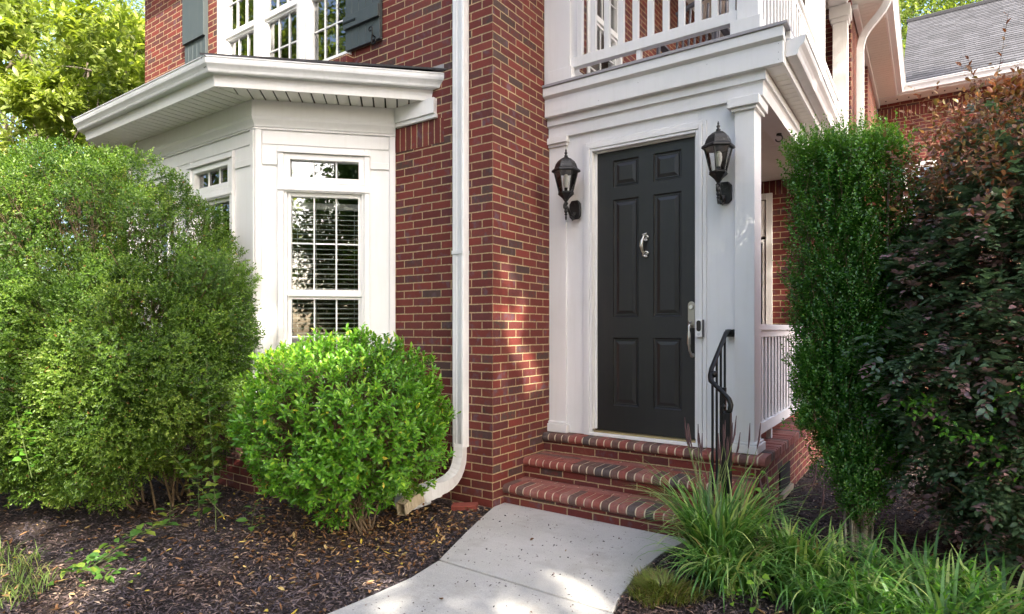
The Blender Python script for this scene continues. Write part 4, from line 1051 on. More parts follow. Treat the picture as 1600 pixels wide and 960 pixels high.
# ================================================================== lanterns
def make_lantern():
    t = thing('wall_lantern', 'black six sided wall lantern left of the door beside the brick', 'wall lamp')
    # local: wall plane y=0, lamp centre y=-.17, base z=0 at tail bottom (.60 high)
    c = (0, -.17); h6 = math.pi/6
    b = MB(); b.lathe([(.0, .535), (.012, .535), (.018, .545), (.008, .555), (.012, .565), (.014, .572), (.006, .58), (.008, .59), (.003, .605), (.0005, .61)], c, 10); b.build('finial', LANT, t, smooth=True)
    b = MB(); b.lathe([(.116, .405), (.124, .412), (.120, .425), (.100, .440), (.094, .455), (.088, .475), (.072, .500), (.045, .522), (.018, .535), (.0, .536)], c, 6, rot=h6); b.build('roof_cap', LANT, t, .002)
    b = MB()
    for k in range(6):
        an = h6+k*math.pi/3; a0, a1 = math.cos(an), math.sin(an)
        b.tube([(c[0]+.100*a0, c[1]+.100*a1, .408), (c[0]+.058*a0, c[1]+.058*a1, .235)], .0048, 5)
    b.lathe([(.050, .225), (.066, .228), (.066, .238), (.050, .238)], c, 6, rot=h6); b.build('cage', LANT, t)
    b = MB(); vs = []
    for r_, z in ((.054, .238), (.096, .405)):
        for k in range(6): an = h6+k*math.pi/3; vs.append((c[0]+r_*math.cos(an), c[1]+r_*math.sin(an), z))
    b.add(vs, [(k, (k+1) % 6, 6+(k+1) % 6, 6+k) for k in range(6)]); b.build('glass', LGLASS, t)
    b = MB(); b.lathe([(.012, .238), (.014, .24), (.014, .275), (.0, .276)], c, 10); b.build('socket', BLACKP, t)
    b = MB(); b.lathe([(.012, .276), (.018, .29), (.026, .32), (.028, .345), (.024, .37), (.012, .388), (0, .392)], c, 12); b.build('bulb', BULB, t, smooth=True)
    b = MB(); b.lathe([(.0, .155), (.012, .158), (.020, .17), (.030, .185), (.052, .205), (.064, .215), (.070, .224), (.0, .2245)], c, 6, rot=h6); b.build('base_cup', LANT, t)
    b = MB()
    b.lathe([(.0, .0), (.006, .006), (.009, .025), (.006, .04), (.014, .05), (.008, .058), (.016, .075), (.012, .09), (.018, .105), (.012, .125), (.02, .145), (.012, .156)], c, 10)
    sc = [(0, -.19-.014*math.cos(u)-.0, .115+.020*math.sin(u)) for u in np.linspace(-1, 4.2, 12)]
    b.tube([(0, -.02, .085), (0, -.05, .05), (0, -.09, .055), (0, -.12, .09), (0, -.155, .115)], [.014, .013, .012, .012, .012], 8)
    b.tube(sc, .008, 6); b.tube([(0, -.03, .045), (0, -.05, .028), (0, -.06, .012)], [.012, .010, .004], 6)
    b.build('bracket', LANT, t)
    pl = [(-.030, .03), (.030, .03), (.052, .055), (.052, .165), (.030, .195), (-.030, .195), (-.052, .165), (-.052, .055)]
    b = MB(); n = 8; b.add([(x, -.022, z) for x, z in pl]+[(x*1.1, 0, z) for x, z in pl], [tuple(range(n)), tuple(range(2*n-1, n-1, -1))]+[(i, n+i, n+(i+1) % n, (i+1) % n) for i in range(n)])
    b.build('backplate', LANT, t, .006); return t
def copy_tree(o, parent=None):
    c = o.copy(); COL.objects.link(c); c.parent = parent
    for ch in [x for x in o.children]: copy_tree(ch, c)
    return c
l1 = make_lantern(); bpy.context.view_layer.update()
l2 = copy_tree(l1); l1.location = (-2.525, YD-.024, 2.325); l2.location = (-1.262, YD-.002, 2.315)
l1['group'] = l2['group'] = 'lanterns beside the front door'; l2['label'] = 'black six sided wall lantern right of the door beside the white column'

# ================================================================== stair handrail
HR = thing('stair_handrail', 'black wrought iron handrail with scrolled end beside the brick steps', 'handrail', (-1.1, 4.1, 0))
b = MB()
top = [(-1.215, 4.63, 1.385), (-1.215, 4.55, 1.385), (-1.214, 4.50, 1.372), (-1.205, 4.12, 1.135), (-1.200, 4.07, 1.095), (-1.185, 4.03, 1.06), (-1.08, 3.965, .985), (-1.045, 3.945, .955), (-1.030, 3.935, .92), (-1.035, 3.93, .885), (-1.055, 3.935, .862), (-1.078, 3.94, .872), (-1.082, 3.94, .900), (-1.068, 3.94, .912)]
pts = []
for i in range(len(top)-1):
    for k in range(3): pts.append(Vector(top[i]).lerp(Vector(top[i+1]), k/3))
pts.append(Vector(top[-1]))
b.tube(pts, .0165, 8); b.build('rail', IRON, HR, smooth=True)
b = MB(); b.box(-1.245, -1.185, YD-.06, YD-.001, 1.345, 1.40); b.build('wall_bracket', IRON, HR, .006)
b = MB(); b.box(-1.078, -1.030, 3.915, 3.963, -.05, .87); b.build('post', IRON, HR, .003)
b = MB(); b.box(-1.112, -1.085, 4.02, 4.045, .0, 1.02); b.build('post', IRON, HR, .003)
for y, z in ((4.14, .14), (4.24, .30), (4.34, .30), (4.44, .30)):
    xx = -1.205; zt_ = 1.135+(y-4.12)*.62
    b = MB(); b.box(xx-.007, xx+.007, y-.007, y+.007, z, zt_); b.build('picket', IRON, HR)
b = MB(); b.tube([(-1.20, 4.44, .47), (-1.09, 4.03, .40), (-1.06, 3.95, .38)], .009, 6); b.build('lower_rail', IRON, HR)
b = MB(); b.lathe([(0, 1.075), (.020, 1.08), (.026, 1.10), (.020, 1.12), (0, 1.125)], (-1.185, 4.09), 10); b.build('knuckle', IRON, HR, smooth=True)

# ================================================================== balcony chair
CH = thing('rocking_chair', 'dark grey slatted rocking chair standing on the upper balcony behind the white railing', 'chair', (-1.85, 5.9, 3.545))
def chair(cx, cy, z):
    b = MB()
    for i in range(7): b.box(cx-.27+i*.08, cx-.27+i*.08+.055, cy-.25, cy+.25, z+.40, z+.42)
    b.build('seat', GREYCH, CH, .003)
    b = MB()
    for i in range(9):
        x = cx-.26+i*.06; b.tube([(x, cy+.22, z+.44), (x, cy+.33, z+1.12)], .013, 5)
    b.tube([(cx-.29, cy+.33, z+1.10), (cx, cy+.34, z+1.20), (cx+.29, cy+.33, z+1.10)], .028, 6); b.build('backrest', GREYCH, CH)
    for sx in (-1, 1):
        for sy in (-.22, .20):
            b = MB(); b.tube([(cx+sx*.27, cy+sy, z+.06), (cx+sx*.27, cy+sy, z+.62)], .022, 6); b.build('leg', GREYCH, CH)
        b = MB(); b.tube([(cx+sx*.27, cy+.5*math.sin(t), z+.55-.52*math.cos(t)) for t in np.linspace(-.9, .9, 9)], .02, 6); b.build('rocker', GREYCH, CH)
        b = MB(); b.box(cx+sx*.30-.035, cx+sx*.30+.035, cy-.28, cy+.26, z+.62, z+.645); b.build('armrest', GREYCH, CH, .004)
chair(-1.85, 5.75, 3.547)
# ================================================================== PLANTS
def ell_point(d, c, r): return c+d*r
def to_cam_axes():
    a = YAW; return np.array([math.cos(a), math.sin(a), 0]), np.array([-math.sin(a), math.cos(a), 0])
LAT, DEP = to_cam_axes()
def bush_shell(center, rl, rd, rz, n, rough=.12, f=1.6, seed=0, zmin=-.9, inner=.72, zfloor=.1, fine=.04):
    """points + outward normals for a clipped, lumpy ellipsoid aligned with the view"""
    u = sphere_dirs(n, zmin); n = len(u)
    loc = u*np.array([rl, rd, rz]); k = 1+rough*lump(u*2.2, f, seed)+fine*lump(u*9, 1.3, seed+2)
    depth = rng.uniform(0, 1, n)**.45; s = k*(inner+(1-inner)*depth)
    q = loc*s[:, None]; nn = nrm(u/np.array([rl, rd, rz]))
    P = center+q[:, :1]*LAT+q[:, 1:2]*DEP+q[:, 2:]*np.array([0, 0, 1.]); Nn = nn[:, :1]*LAT+nn[:, 1:2]*DEP+nn[:, 2:]*np.array([0, 0, 1.])
    ok = P[:, 2] > zfloor; return P[ok], Nn[ok], depth[ok]

def tufts(P, Nn, nc, rc, amp):
    """pull shell points into tufts: returns moved points, tuft directions, tuft ids, distance ratio"""
    ci = rng.choice(len(P), min(nc, len(P)), replace=False); Cn = P[ci]; NC = Nn[ci]; idx = np.empty(len(P), int); dd = np.empty(len(P))
    for a in range(0, len(P), 4000):
        d2 = ((P[a:a+4000, None]-Cn[None])**2).sum(-1); j = d2.argmin(1); idx[a:a+4000] = j; dd[a:a+4000] = np.sqrt(d2[np.arange(len(j)), j])
    q = np.clip(dd/rc, 0, 1.4); am = amp*rng.uniform(.5, 1.5, len(ci))[idx]
    P2 = P+NC[idx]*(am*(1-q**2)-amp*.35)[:, None]
    T = nrm(P2-(Cn[idx]-NC[idx]*rc*1.1)); return P2, T, idx, q
def branches(name, parent, m, base, tips, r0, jitter=.05, seg=5, rt=.25):
    b = MB()
    for t in tips:
        p0 = np.array(base)+np.array([random.uniform(-1, 1)*jitter, random.uniform(-1, 1)*jitter, 0]); p1 = np.array(t)
        mid = p0+(p1-p0)*.5+np.array([random.uniform(-1, 1), random.uniform(-1, 1), random.uniform(-.3, .8)])*np.linalg.norm(p1-p0)*.10
        pts = bez([p0, mid, p1], seg); b.tube(pts, [r0*(1-(1-rt)*k/seg) for k in range(seg+1)], 6, cap=False)
    return b.build(name, m, parent, smooth=True)

# big boxwood -------------------------------------------------------
def boxwood():
    t = thing('boxwood_bush', 'huge billowing small leaved green bush in front of the bay window at left', 'bush', (-5.05, 2.15, 0))
    P_, N_, dp_ = [], [], []
    for (lx, dy, cz, rl, rd, rz, n, sd) in ((-.60, 0, 1.52, 1.50, .80, 1.25, 34000, 1), (-.08, -.06, 1.08, .95, .80, .96, 15000, 3), (-.85, -.15, .95, 1.15, .80, .85, 12000, 5), (-1.7, .25, 1.35, 1.0, .8, 1.15, 8000, 8)):
        c = np.array([-5.05, 2.15, cz])+LAT*lx+DEP*dy; a, n_, d_ = bush_shell(c, rl, rd, rz, n, .13, 2.1, sd, -.95, .74, .10, .085)
        P_.append(a); N_.append(n_); dp_.append(d_)
    P = np.concatenate(P_); Nn = np.concatenate(N_); dp = np.concatenate(dp_)
    # keep clear of the bay wall
    k = (P[:, 1] < 2.90+np.clip(P[:, 0]+4.69, 0, 9)*.99)
    # holes between clumps
    k &= ((lump(P, 4.2, 4) > -.62) | (dp < .5)) & ((lump(P, 9.0, 2) > -.85) | (dp < .4))
    # underside cut-away near the ground
    lat = (P-np.array([-5.05, 2.15, 0]))@LAT; k &= P[:, 2] > .07+.17*np.clip(lat+.1, 0, 2)+.12*lump(P, 3)
    P, Nn, dp = P[k], Nn[k], dp[k]
    P, T, ti, q = tufts(P, Nn, 620, .17, .10); k = (q < .95) | (rng.uniform(0, 1, len(P)) < .25); P, T, ti, Nn, dp, q = P[k], T[k], ti[k], Nn[k], dp[k], q[k]
    k = P[:, 1] < 2.90+np.clip(P[:, 0]+4.69, 0, 9)*.99; P, T, ti, Nn, dp, q = P[k], T[k], ti[k], Nn[k], dp[k], q[k]
    T = nrm(T*.9+np.array([.1, -.1, .30])+rng.normal(0, .30, P.shape)); ls = rng.uniform(.05, .12, len(P))*np.where(rng.uniform(0, 1, len(P)) < .03, 1.7, 1)
    S0 = P-T*ls[:, None]*.5
    p, d, nn, ln, wd, ix, fr = shoots(S0, T, ls, 10, 1.2, .45, .5, .0225, .0125, opposite=True)
    tr_ = rng.normal(0, .13, ti.max()+1)[ti]
    r = np.clip(.42+.18*lump(p, 1.8, 6)+tr_[ix]+rng.normal(0, .14, len(p))+.3*(fr-.5), 0, .97); r[rng.uniform(0, 1, len(r)) < .008] = 1
    foliage('foliage', t, LF_BOX, p, d, nn, ln, wd, r, .3, .1, False)
    e = S0+T*ls[:, None]; sel = rng.uniform(0, 1, len(P)) < .07
    c = np.array([-5.15, 2.2, .7]); stems('twigs', t, TWIG, (S0-(S0-c)*.16-T*.05)[sel], S0[sel], .0022)
    tips = [c+np.array([random.uniform(-1.1, .75), random.uniform(-.55, .35), random.uniform(.0, 1.3)]) for _ in range(18)]
    tips = [q for q in tips if q[1] < 2.8]
    branches('trunk', t, TWIG, (-5.15, 2.3, 0), tips, .010, .30)
boxwood()

# glossy round bush ---------------------------------------------------
def glossy():
    base = np.array([-3.27, 2.86, 0]); t = thing('round_evergreen_bush', 'rounded bright green bush with glossy oval leaves in the mulch before the downspout', 'bush', tuple(base))
    c = np.array([-3.37, 2.80, .74]); a, n_, dp = bush_shell(c, .71, .62, .60, 3300, .12, 2.0, 9, -.93, .60, .12)
    # leggy base: thin out low shoots
    a, _t, ti, q = tufts(a, n_, 210, .16, .095); k = (a[:, 2] > .42) | (rng.uniform(0, 1, len(a)) < .6); k &= (q < .92) | (rng.uniform(0, 1, len(a)) < .35)
    a, n_, dp = a[k], _t[k], dp[k]
    low = np.clip((.62-a[:, 2])/.4, 0, 1)[:, None]
    T = nrm(n_*(.75)+np.array([0, 0, .75])*(1-low*.6)+rng.normal(0, .28, a.shape)); ls = rng.uniform(.05, .12, len(a))*np.where(rng.uniform(0, 1, len(a)) < .05, 1.7, 1); S0 = a-T*ls[:, None]*.6
    p, d, nn, ln, wd, ix, fr = shoots(S0, T, ls, 10, 1.25, .45, .55, .047, .020)
    r = np.clip(.38+.20*lump(p, 4, 1)+rng.normal(0, .18, len(p))+.30*(fr-.4)+.12*(p[:, 2]-.8), 0, .93); r[rng.uniform(0, 1, len(r)) < .007] = 1
    foliage('foliage', t, LF_GLO, p, d, nn, ln, wd, r, .32, .12, True)
    sel = np.ones(len(a), bool); stems('twigs', t, TWIG, (S0-(S0-np.array([-3.35, 2.82, .45]))*.30)[sel], (S0+T*ls[:, None]*.8)[sel], .0024)
    tips = [c+np.array([random.uniform(-.5, .5), random.uniform(-.45, .4), random.uniform(-.1, .35)]) for _ in range(22)]
    branches('trunk', t, TWIG, base, tips, .009, .09)
glossy()

# columnar holly -----------------------------------------------------
def column_holly():
    base = np.array([-.36, 4.36, 0]); t = thing('columnar_holly', 'tall narrow clipped holly column with small dark leaves right of the porch', 'shrub', tuple(base))
    ns = 58; sa = rng.uniform(0, 6.28, ns); sr = rng.uniform(.2, 1, ns)**.5; z0s = rng.uniform(.12, .70, ns); z1s = rng.uniform(2.38, 2.60, ns); rs = rng.uniform(.05, .085, ns)
    n = 15000; si = rng.integers(0, ns, n); z = z0s[si]+(z1s-z0s)[si]*rng.uniform(0, 1, n)
    short = rng.uniform(0, 1, ns) < .25; z = np.where(short[si], z0s[si]+(z-z0s[si])*.6, z)
    prof = np.interp(z, [.1, .5, .9, 1.3, 1.8, 2.2, 2.5, 2.6], [.12, .19, .255, .295, .30, .30, .30, .28])
    cx = np.interp(z, [0, 1, 2.6], [.04, -.02, -.07])
    wob = .05*np.sin(z*2.1+si*1.7); ph = sa[si]+wob*2
    ctr = LAT*(cx+np.cos(ph)*prof*sr[si])[:, None]+DEP*(np.sin(ph)*prof*sr[si]*.85)[:, None]
    u = nrm(rng.normal(0, 1, (n, 3))); u[:, 2] *= .3; rr = rng.uniform(0, 1, n)**.5
    P = base+ctr+u*(rs[si]*(1+.4*np.sin(z*9+si))*rr)[:, None]; P[:, 2] = z
    out = LAT*np.cos(ph)[:, None]+DEP*np.sin(ph)[:, None]
    T = nrm(np.array([0, 0, 1.])+u*.55+out*.1+rng.normal(0, .10, P.shape)); ls = rng.uniform(.07, .14, len(P))
    # loose side spray at mid height on the porch side
    m = 420; zz = rng.uniform(.75, 1.25, m); Q = base-LAT*(.36+rng.normal(0, .035, m))[:, None]-DEP*(.05+rng.normal(0, .03, m))[:, None]; Q[:, 2] = zz
    P = np.concatenate([P, Q]); T = np.concatenate([T, nrm(np.array([0, 0, 1.])+rng.normal(0, .35, Q.shape))]); ls = np.concatenate([ls, rng.uniform(.05, .1, m)]); si = np.concatenate([si, rng.integers(0, ns, m)])
    p, d, nn, ln, wd, ix, fr = shoots(P, T, ls, 10, 1.25, .6, .6, .021, .0145)
    sv = rng.normal(0, .10, ns)
    r = np.clip(.40+.15*lump(p, 3.5, 2)+sv[si[ix]]+rng.normal(0, .16, len(p)), 0, 1)
    top = p[:, 2] > 2.48+.1*lump(p, 6)
    foliage('foliage', t, LF_HOL, p[~top], d[~top], nn[~top], ln[~top], wd[~top], r[~top], .25, .08, False)
    # bright new growth on the top, uneven tips
    m = 700; ph = rng.uniform(0, 6.28, m); rr = rng.uniform(0, 1, m)**.5*.31
    q = base+LAT*(np.cos(ph)*rr-.07)[:, None]+DEP*(np.sin(ph)*rr*.85)[:, None]; q[:, 2] = 2.40+rng.uniform(0, .10, m)
    tall = rng.uniform(0, 1, m)**3*.16+.04
    T2 = nrm(np.array([0, 0, 1.])+rng.normal(0, .10, q.shape)); p2, d2, n2, l2, w2, _, f2 = shoots(q, T2, tall+.08, 13, 1.1, .3, .6, .018, .010)
    p3 = np.concatenate([p2, p[top]]); foliage('new_growth', t, LF_TIP, p3, np.concatenate([d2, d[top]]), np.concatenate([n2, nn[top]]), np.concatenate([l2, ln[top]]), np.concatenate([w2, wd[top]]), rng.uniform(0, 1, len(p3)), .25, .08, False)
    sl = rng.uniform(0, 1, len(P)) < .12; stems('twigs', t, TWIG, (P-T*.05)[sl], (P+T*ls[:, None]*.8)[sl], .0018)
    b = MB()
    for i in range(15):
        a = random.uniform(0, 6.28); r0 = random.uniform(.01, .09); r1 = random.uniform(.08, .24); zt_ = random.uniform(1.4, 2.3)
        o = lambda r_, z_: tuple(base+LAT*math.cos(a)*r_+DEP*math.sin(a)*r_+np.array([0, 0, z_]))
        b.tube(bez([o(r0, 0), o(r0*1.3, .5), o(r1, .9), o(r1*1.05, zt_)], 8), [.020-.0018*k for k in range(9)] if i < 3 else [.008-.0007*k for k in range(9)], 6, cap=False)
    b.build('trunk', PALEB, t, smooth=True)
column_holly()
# small side spray leaning left at mid height
# loropetalum ---------------------------------------------------------
def loro():
    base = np.array([.62, 4.75, 0]); t = thing('purple_leaf_shrub', 'large dark purple and green fringe flower shrub filling the right edge', 'shrub', tuple(base))
    c = base+np.array([.06, .0, 1.38]); a, n_, dp = bush_shell(c, 1.14, .98, 1.46, 15500, .10, 1.5, 13, -.95, .32, .12)
    a, _t, ti, q = tufts(a, n_, 330, .20, .10); k = (q < .95) | (rng.uniform(0, 1, len(a)) < .4); a, n_ = a[k], _t[k]
    hz = n_*np.array([1, 1, .25]); T = nrm(hz+np.array([0, 0, .12])+rng.normal(0, .30, a.shape)); ls = rng.uniform(.10, .22, len(a)); S0 = a-T*ls[:, None]*.6
    # flat sprays: leaves in two ranks, facing up
    nl = 11; K = len(a); fr = (np.arange(nl)+.5)/nl; side = np.where(np.arange(nl) % 2, 1, -1)[None]*np.ones((K, 1))
    Sd = nrm(np.cross(T, np.array([0, 0, 1.]))); Up = nrm(np.cross(Sd, T))
    al = rng.normal(.95, .2, (K, nl))*(1-.45*fr[None])
    D = T[:, None]*np.cos(al)[..., None]+Sd[:, None]*(side*np.sin(al))[..., None]+rng.normal(0, .16, (K, nl, 3)); P = S0[:, None]+T[:, None]*(fr[None]*ls[:, None])[..., None]
    P[..., 2] -= (fr[None]**2*ls[:, None]*.35)
    Nn = Up[:, None]+rng.normal(0, .28, (K, nl, 3)); P = P.reshape(-1, 3); D = D.reshape(-1, 3); Nn = Nn.reshape(-1, 3)
    fr = np.tile(fr, K); shr = np.repeat(rng.uniform(0, 1, K), nl)
    r = .32+.16*lump(P, 3, 3)+rng.normal(0, .13, len(P)); r = np.where((shr > .76) & (fr > .40), rng.uniform(.78, 1, len(P)), r); r = np.clip(r, 0, 1)
    ln = rng.uniform(.032, .055, len(P)); bright = P[:, 2]+.12*lump(P, 5) > 2.72
    wr = (P[:, 0] < -.02) & (np.abs(P[:, 2]-.95) < .0)
    foliage('foliage', t, LF_LOR, P[~bright], D[~bright], Nn[~bright], ln[~bright], ln[~bright]*.56, r[~bright], .2, .12, True)
    # long arching bronze shoots on top
    m = 620; lat = rng.uniform(-.95, 1.0, m); dep = rng.uniform(-.6, .5, m)
    z0 = 2.66-.50*(np.clip(-lat, 0, 1))**2+rng.uniform(-.45, .10, m)
    q = base+LAT*lat[:, None]+DEP*dep[:, None]; q[:, 2] = z0
    T2 = nrm(np.stack([rng.normal(0, .5, m), rng.normal(0, .4, m), rng.uniform(.35, 1, m)], -1)-LAT*.25); ls2 = rng.uniform(.12, .42, m)
    ls2[:12] = rng.uniform(.45, .75, 12)
    p2, d2, n2, l2, w2, _, _ = shoots(q, T2, ls2, 14, 1.2, .5, .6, .037, .021)
    P3 = np.concatenate([p2, P[bright]]); foliage('bronze_shoots', t, LF_LORT, P3, np.concatenate([d2, D[bright]]), np.concatenate([n2, Nn[bright]]), np.concatenate([l2, ln[bright]]), np.concatenate([w2, ln[bright]*.56]), rng.uniform(0, 1, len(P3)), .2, .12, True)
    sk = rng.uniform(0, 1, m) < .35; sk[:12] = True; stems('shoot_stems', t, TWIG, (q-T2*.10)[sk], (q+T2*ls2[:, None])[sk], .0016)
    # green reverted sprays
    qs = np.array([[.02, 3.87, 1.02], [.10, 3.85, .93], [.16, 3.86, .86], [.25, 3.86, .80], [.36, 3.88, .74], [.48, 3.84, 1.12], [.55, 3.80, .86]])
    qs = np.repeat(qs, 3, 0)+rng.normal(0, .03, (21, 3)); T4 = nrm(np.array([-.7, -.35, .12])+rng.normal(0, .3, qs.shape)); p4, d4, n4, l4, w4, _, _ = shoots(qs, T4, .20, 9, 1.2, .6, .7, .036, .023); n4 = n4*.3+np.array([0, 0, 1.])
    foliage('green_spray', t, LF_LORG, p4, d4, n4, l4, w4, rng.uniform(0, 1, len(p4)), .15, .1, True)
    sl = rng.uniform(0, 1, len(a)) < .2; stems('twigs', t, TWIG, (S0-(S0-c)*.25)[sl], (S0+T*ls[:, None]*.8)[sl], .0022)
    tips = [c+np.array([random.uniform(-.8, .8), random.uniform(-.7, .6), random.uniform(-.9, .8)]) for _ in range(30)]
    branches('trunk', t, TWIG, base, tips, .022, .15)
loro()

# lilyturf clumps, mondo, weeds ---------------------------------------
def clump(label, cx, cy, n, ln, wd, rad, seeds=0, group='lilyturf clumps by the path', name='lilyturf_clump', m=LF_LIR, cat='grass clump', sp=.75, dr=.55, lean=None, seg=7):
    t = thing(name, label, cat, (cx, cy, 0), group)
    a = rng.uniform(0, 6.28, n); r = rad*rng.uniform(0, 1, n)**.6; P = np.stack([cx+r*np.cos(a), cy+r*np.sin(a), 0*a], -1)
    dirs = a+rng.normal(0, .6, n)
    if lean is not None: dirs = np.where(rng.uniform(0, 1, n) < .4, lean+rng.normal(0, .7, n), dirs)
    blades('blades', t, m, P, ln, wd, sp, dr, seg, dirs)
    if seeds:
        b = MB()
        for i in range(seeds):
            a = random.uniform(0, 6.28); h = ln*random.uniform(1.05, 1.45); x, y = cx+random.uniform(-1, 1)*rad*.8, cy+random.uniform(-1, 1)*rad*.8
            lx, ly = .16*math.cos(a), .16*math.sin(a)
            b.tube([(x, y, 0), (x+lx*.4, y+ly*.4, h*.5), (x+lx, y+ly, h*.82)], .0018, 5, 0)
            b.tube([(x+lx, y+ly, h*.82), (x+lx*1.08, y+ly*1.08, h*.88), (x+lx*1.15, y+ly*1.15, h)], [.003, .006, .002], 6, 1)
        b.build('seed_stalk', [GSTEM, DSTEM], t)
    return t
G = 'lilyturf clumps by the path'
for lb, x, y, n, ln, wd, rad, sd_, sp, dr, lean in (
    ('broad grassy clump of strap leaves at the corner of the steps with dark seed stalks', -1.02, 3.62, 520, .62, .0155, .15, 18, .48, .72, None),
    ('grassy clump spilling over the front mulch beside the walkway edge', -.90, 3.36, 330, .44, .014, .15, 0, .8, 1.0, R(-120)),
    ('arching grassy clump right of the handrail under the porch base', -.62, 3.66, 330, .50, .014, .16, 4, .65, .85, R(-70)),
    ('low grassy clump in front of the holly trunk', -.36, 3.62, 280, .42, .013, .16, 0, .9, .95, None),
    ('grassy clump farthest right at the bottom of the picture', .06, 3.42, 320, .40, .014, .20, 0, .9, .95, None),
    ('short bright grassy clump between the holly and the purple shrub', -.06, 3.92, 240, .34, .013, .22, 0, .85, .85, None),
    ('grassy tuft at the bottom edge left of the farthest right clump', -.24, 3.30, 260, .34, .013, .16, 0, .95, .95, R(-100)),
    ('grassy tuft right under the purple shrub at the picture edge', .32, 3.74, 240, .38, .013, .2, 0, .9, .9, None),
    ('grassy tuft at the bottom edge between the weed seedling and the holly', -.52, 3.34, 240, .36, .013, .15, 0, .9, 1.0, R(-90))):
    clump(lb, x, y, int(n*(.62 if x < -.8 else .46)), ln, wd*1.28, rad, sd_, G, sp=sp, dr=dr, lean=lean, seg=8)
# straggling mound of fine mondo grass at the concrete edge
n = 1150; t = thing('mondo_grass_mound', 'low yellow green tuft of fine grass on the edge of the concrete path', 'grass clump', (-1.20, 3.00, 0))
a = rng.uniform(0, 6.28, n); r = rng.uniform(0, 1, n)**.5; rl_ = r*(1+.28*np.sin(a*3+1)+.15*np.sin(a*7)); P = np.stack([-1.15+.16*rl_*np.cos(a), 3.05+.15*rl_*np.sin(a), .035*(1-r**2)], -1)
blades('blades', t, LF_MON, P, .090, .0048, .95, .8, 4, a+rng.normal(0, .7, n))
def weed(name, label, base, stem_pts, nl, ls, m, sp=.05, cat='plant', rn=None, w=.62, stemr=.0028, spiral=True, group=None):
    t = thing(name, label, cat, tuple(base), group); base = np.array(base, float); q = bez([base+np.array(p) for p in stem_pts], 12)
    MB().tube(q, [stemr*(1-.6*k/12) for k in range(13)], 5).build('stem', GSTEM, t)
    b = MB().tube(q, [stemr*(1-.6*k/12) for k in range(13)], 5)
    bpy.data.objects.remove(t.children[0]) if False else None
    fr = np.linspace(.18, 1, nl); P = np.array([np.array(q[min(12, int(f*12))]) for f in fr]); ph = np.arange(nl)*(2.4 if spiral else math.pi)+random.uniform(0, 6)
    D = np.stack([np.cos(ph), np.sin(ph), np.full(nl, .25)], -1)+rng.normal(0, .15, (nl, 3)); P2 = P+nrm(D)*sp*.6
    Nn = np.stack([0*ph, 0*ph, 0*ph+1.], -1)+rng.normal(0, .35, (nl, 3)); ln = ls*rng.uniform(.6, 1.15, nl)
    foliage('leaves', t, m, P2, D, Nn, ln, ln*w, rng.uniform(0, 1, nl) if rn is None else rn, .2, .2, True)
    stems('leaf_stalks', t, GSTEM, P, P2, .0012); return t
weed('weed_seedling', 'bright lime leafy seedling rising behind the black handrail post', (-.98, 3.90, 0), [(0, 0, 0), (.02, 0, .3), (.03, -.02, .52)], 12, .06, LF_WEED, w=.7)
weed('weed_seedling', 'bright lime seedling beside the porch base behind the grass', (-.86, 3.95, 0), [(0, 0, 0), (.02, .02, .25), (.06, 0, .50)], 12, .065, LF_WEED, w=.75)
weed('weed_seedling', 'small lime seedling in the front mulch below the grass clump', (-.70, 3.12, 0), [(0, 0, 0), (.01, 0, .12), (.03, 0, .27)], 13, .055, LF_WEED, w=.55)
weed('weed_seedling', 'tiny round leaved weed left of the small lime seedling', (-.80, 3.12, 0), [(0, 0, 0), (-.02, 0, .08), (-.03, 0, .14)], 22, .028, LF_WEED, w=.9)
weed('weed_seedling', 'lime leaf sprig poking up left of the seed stalks by the steps', (-1.20, 3.78, 0), [(0, 0, 0), (-.05, 0, .25), (-.08, -.04, .42)], 12, .038, LF_WEED, w=.8)
for i, (x, y, h, lb) in enumerate([(-.22, 3.40, .24, 'leafy sprig among the grass under the holly'), (-.02, 3.55, .30, 'taller leafy sprig left of the farthest right grass'), (.12, 3.30, .22, 'bottom right leafy sprig at the picture edge'),
                                   (-.40, 3.25, .12, 'lowest lime sprig at the bottom edge'), (.22, 3.62, .28, 'leafy sprig against the purple shrub base')]):
    wl = lb
    weed('leafy_sprig', wl, (x, y, 0), [(0, 0, 0), (.02, 0, h*.5), (.0, -.02, h)], 34, .036, LF_WEED, w=.36, rn=rng.uniform(0, .8, 34), group='leafy sprigs at the right')
def ground_cover():
    m = 120; x = rng.uniform(-.50, .75, m); y = 3.02+rng.uniform(0, .85, m)+.25*x; k = (rng.uniform(0, 1, m) < .95); x, y = x[k], y[k]; m = len(x)
    P0 = np.stack([x, y, 0*x], -1); T = nrm(np.stack([rng.normal(0, .35, m), rng.normal(0, .35, m), np.ones(m)], -1)); h = rng.uniform(.10, .26, m)
    p, d, nn, ln, wd, ix, fr = shoots(P0, T, h, 20, 1.35, .5, .5, .040, .014); k = p[:, 2] > .03
    foliage('ground_cover', None, LF_WEED, p[k], d[k], nn[k], ln[k], wd[k], rng.uniform(0, .85, k.sum()), .2, .15, True)['kind'] = 'stuff'
ground_cover()
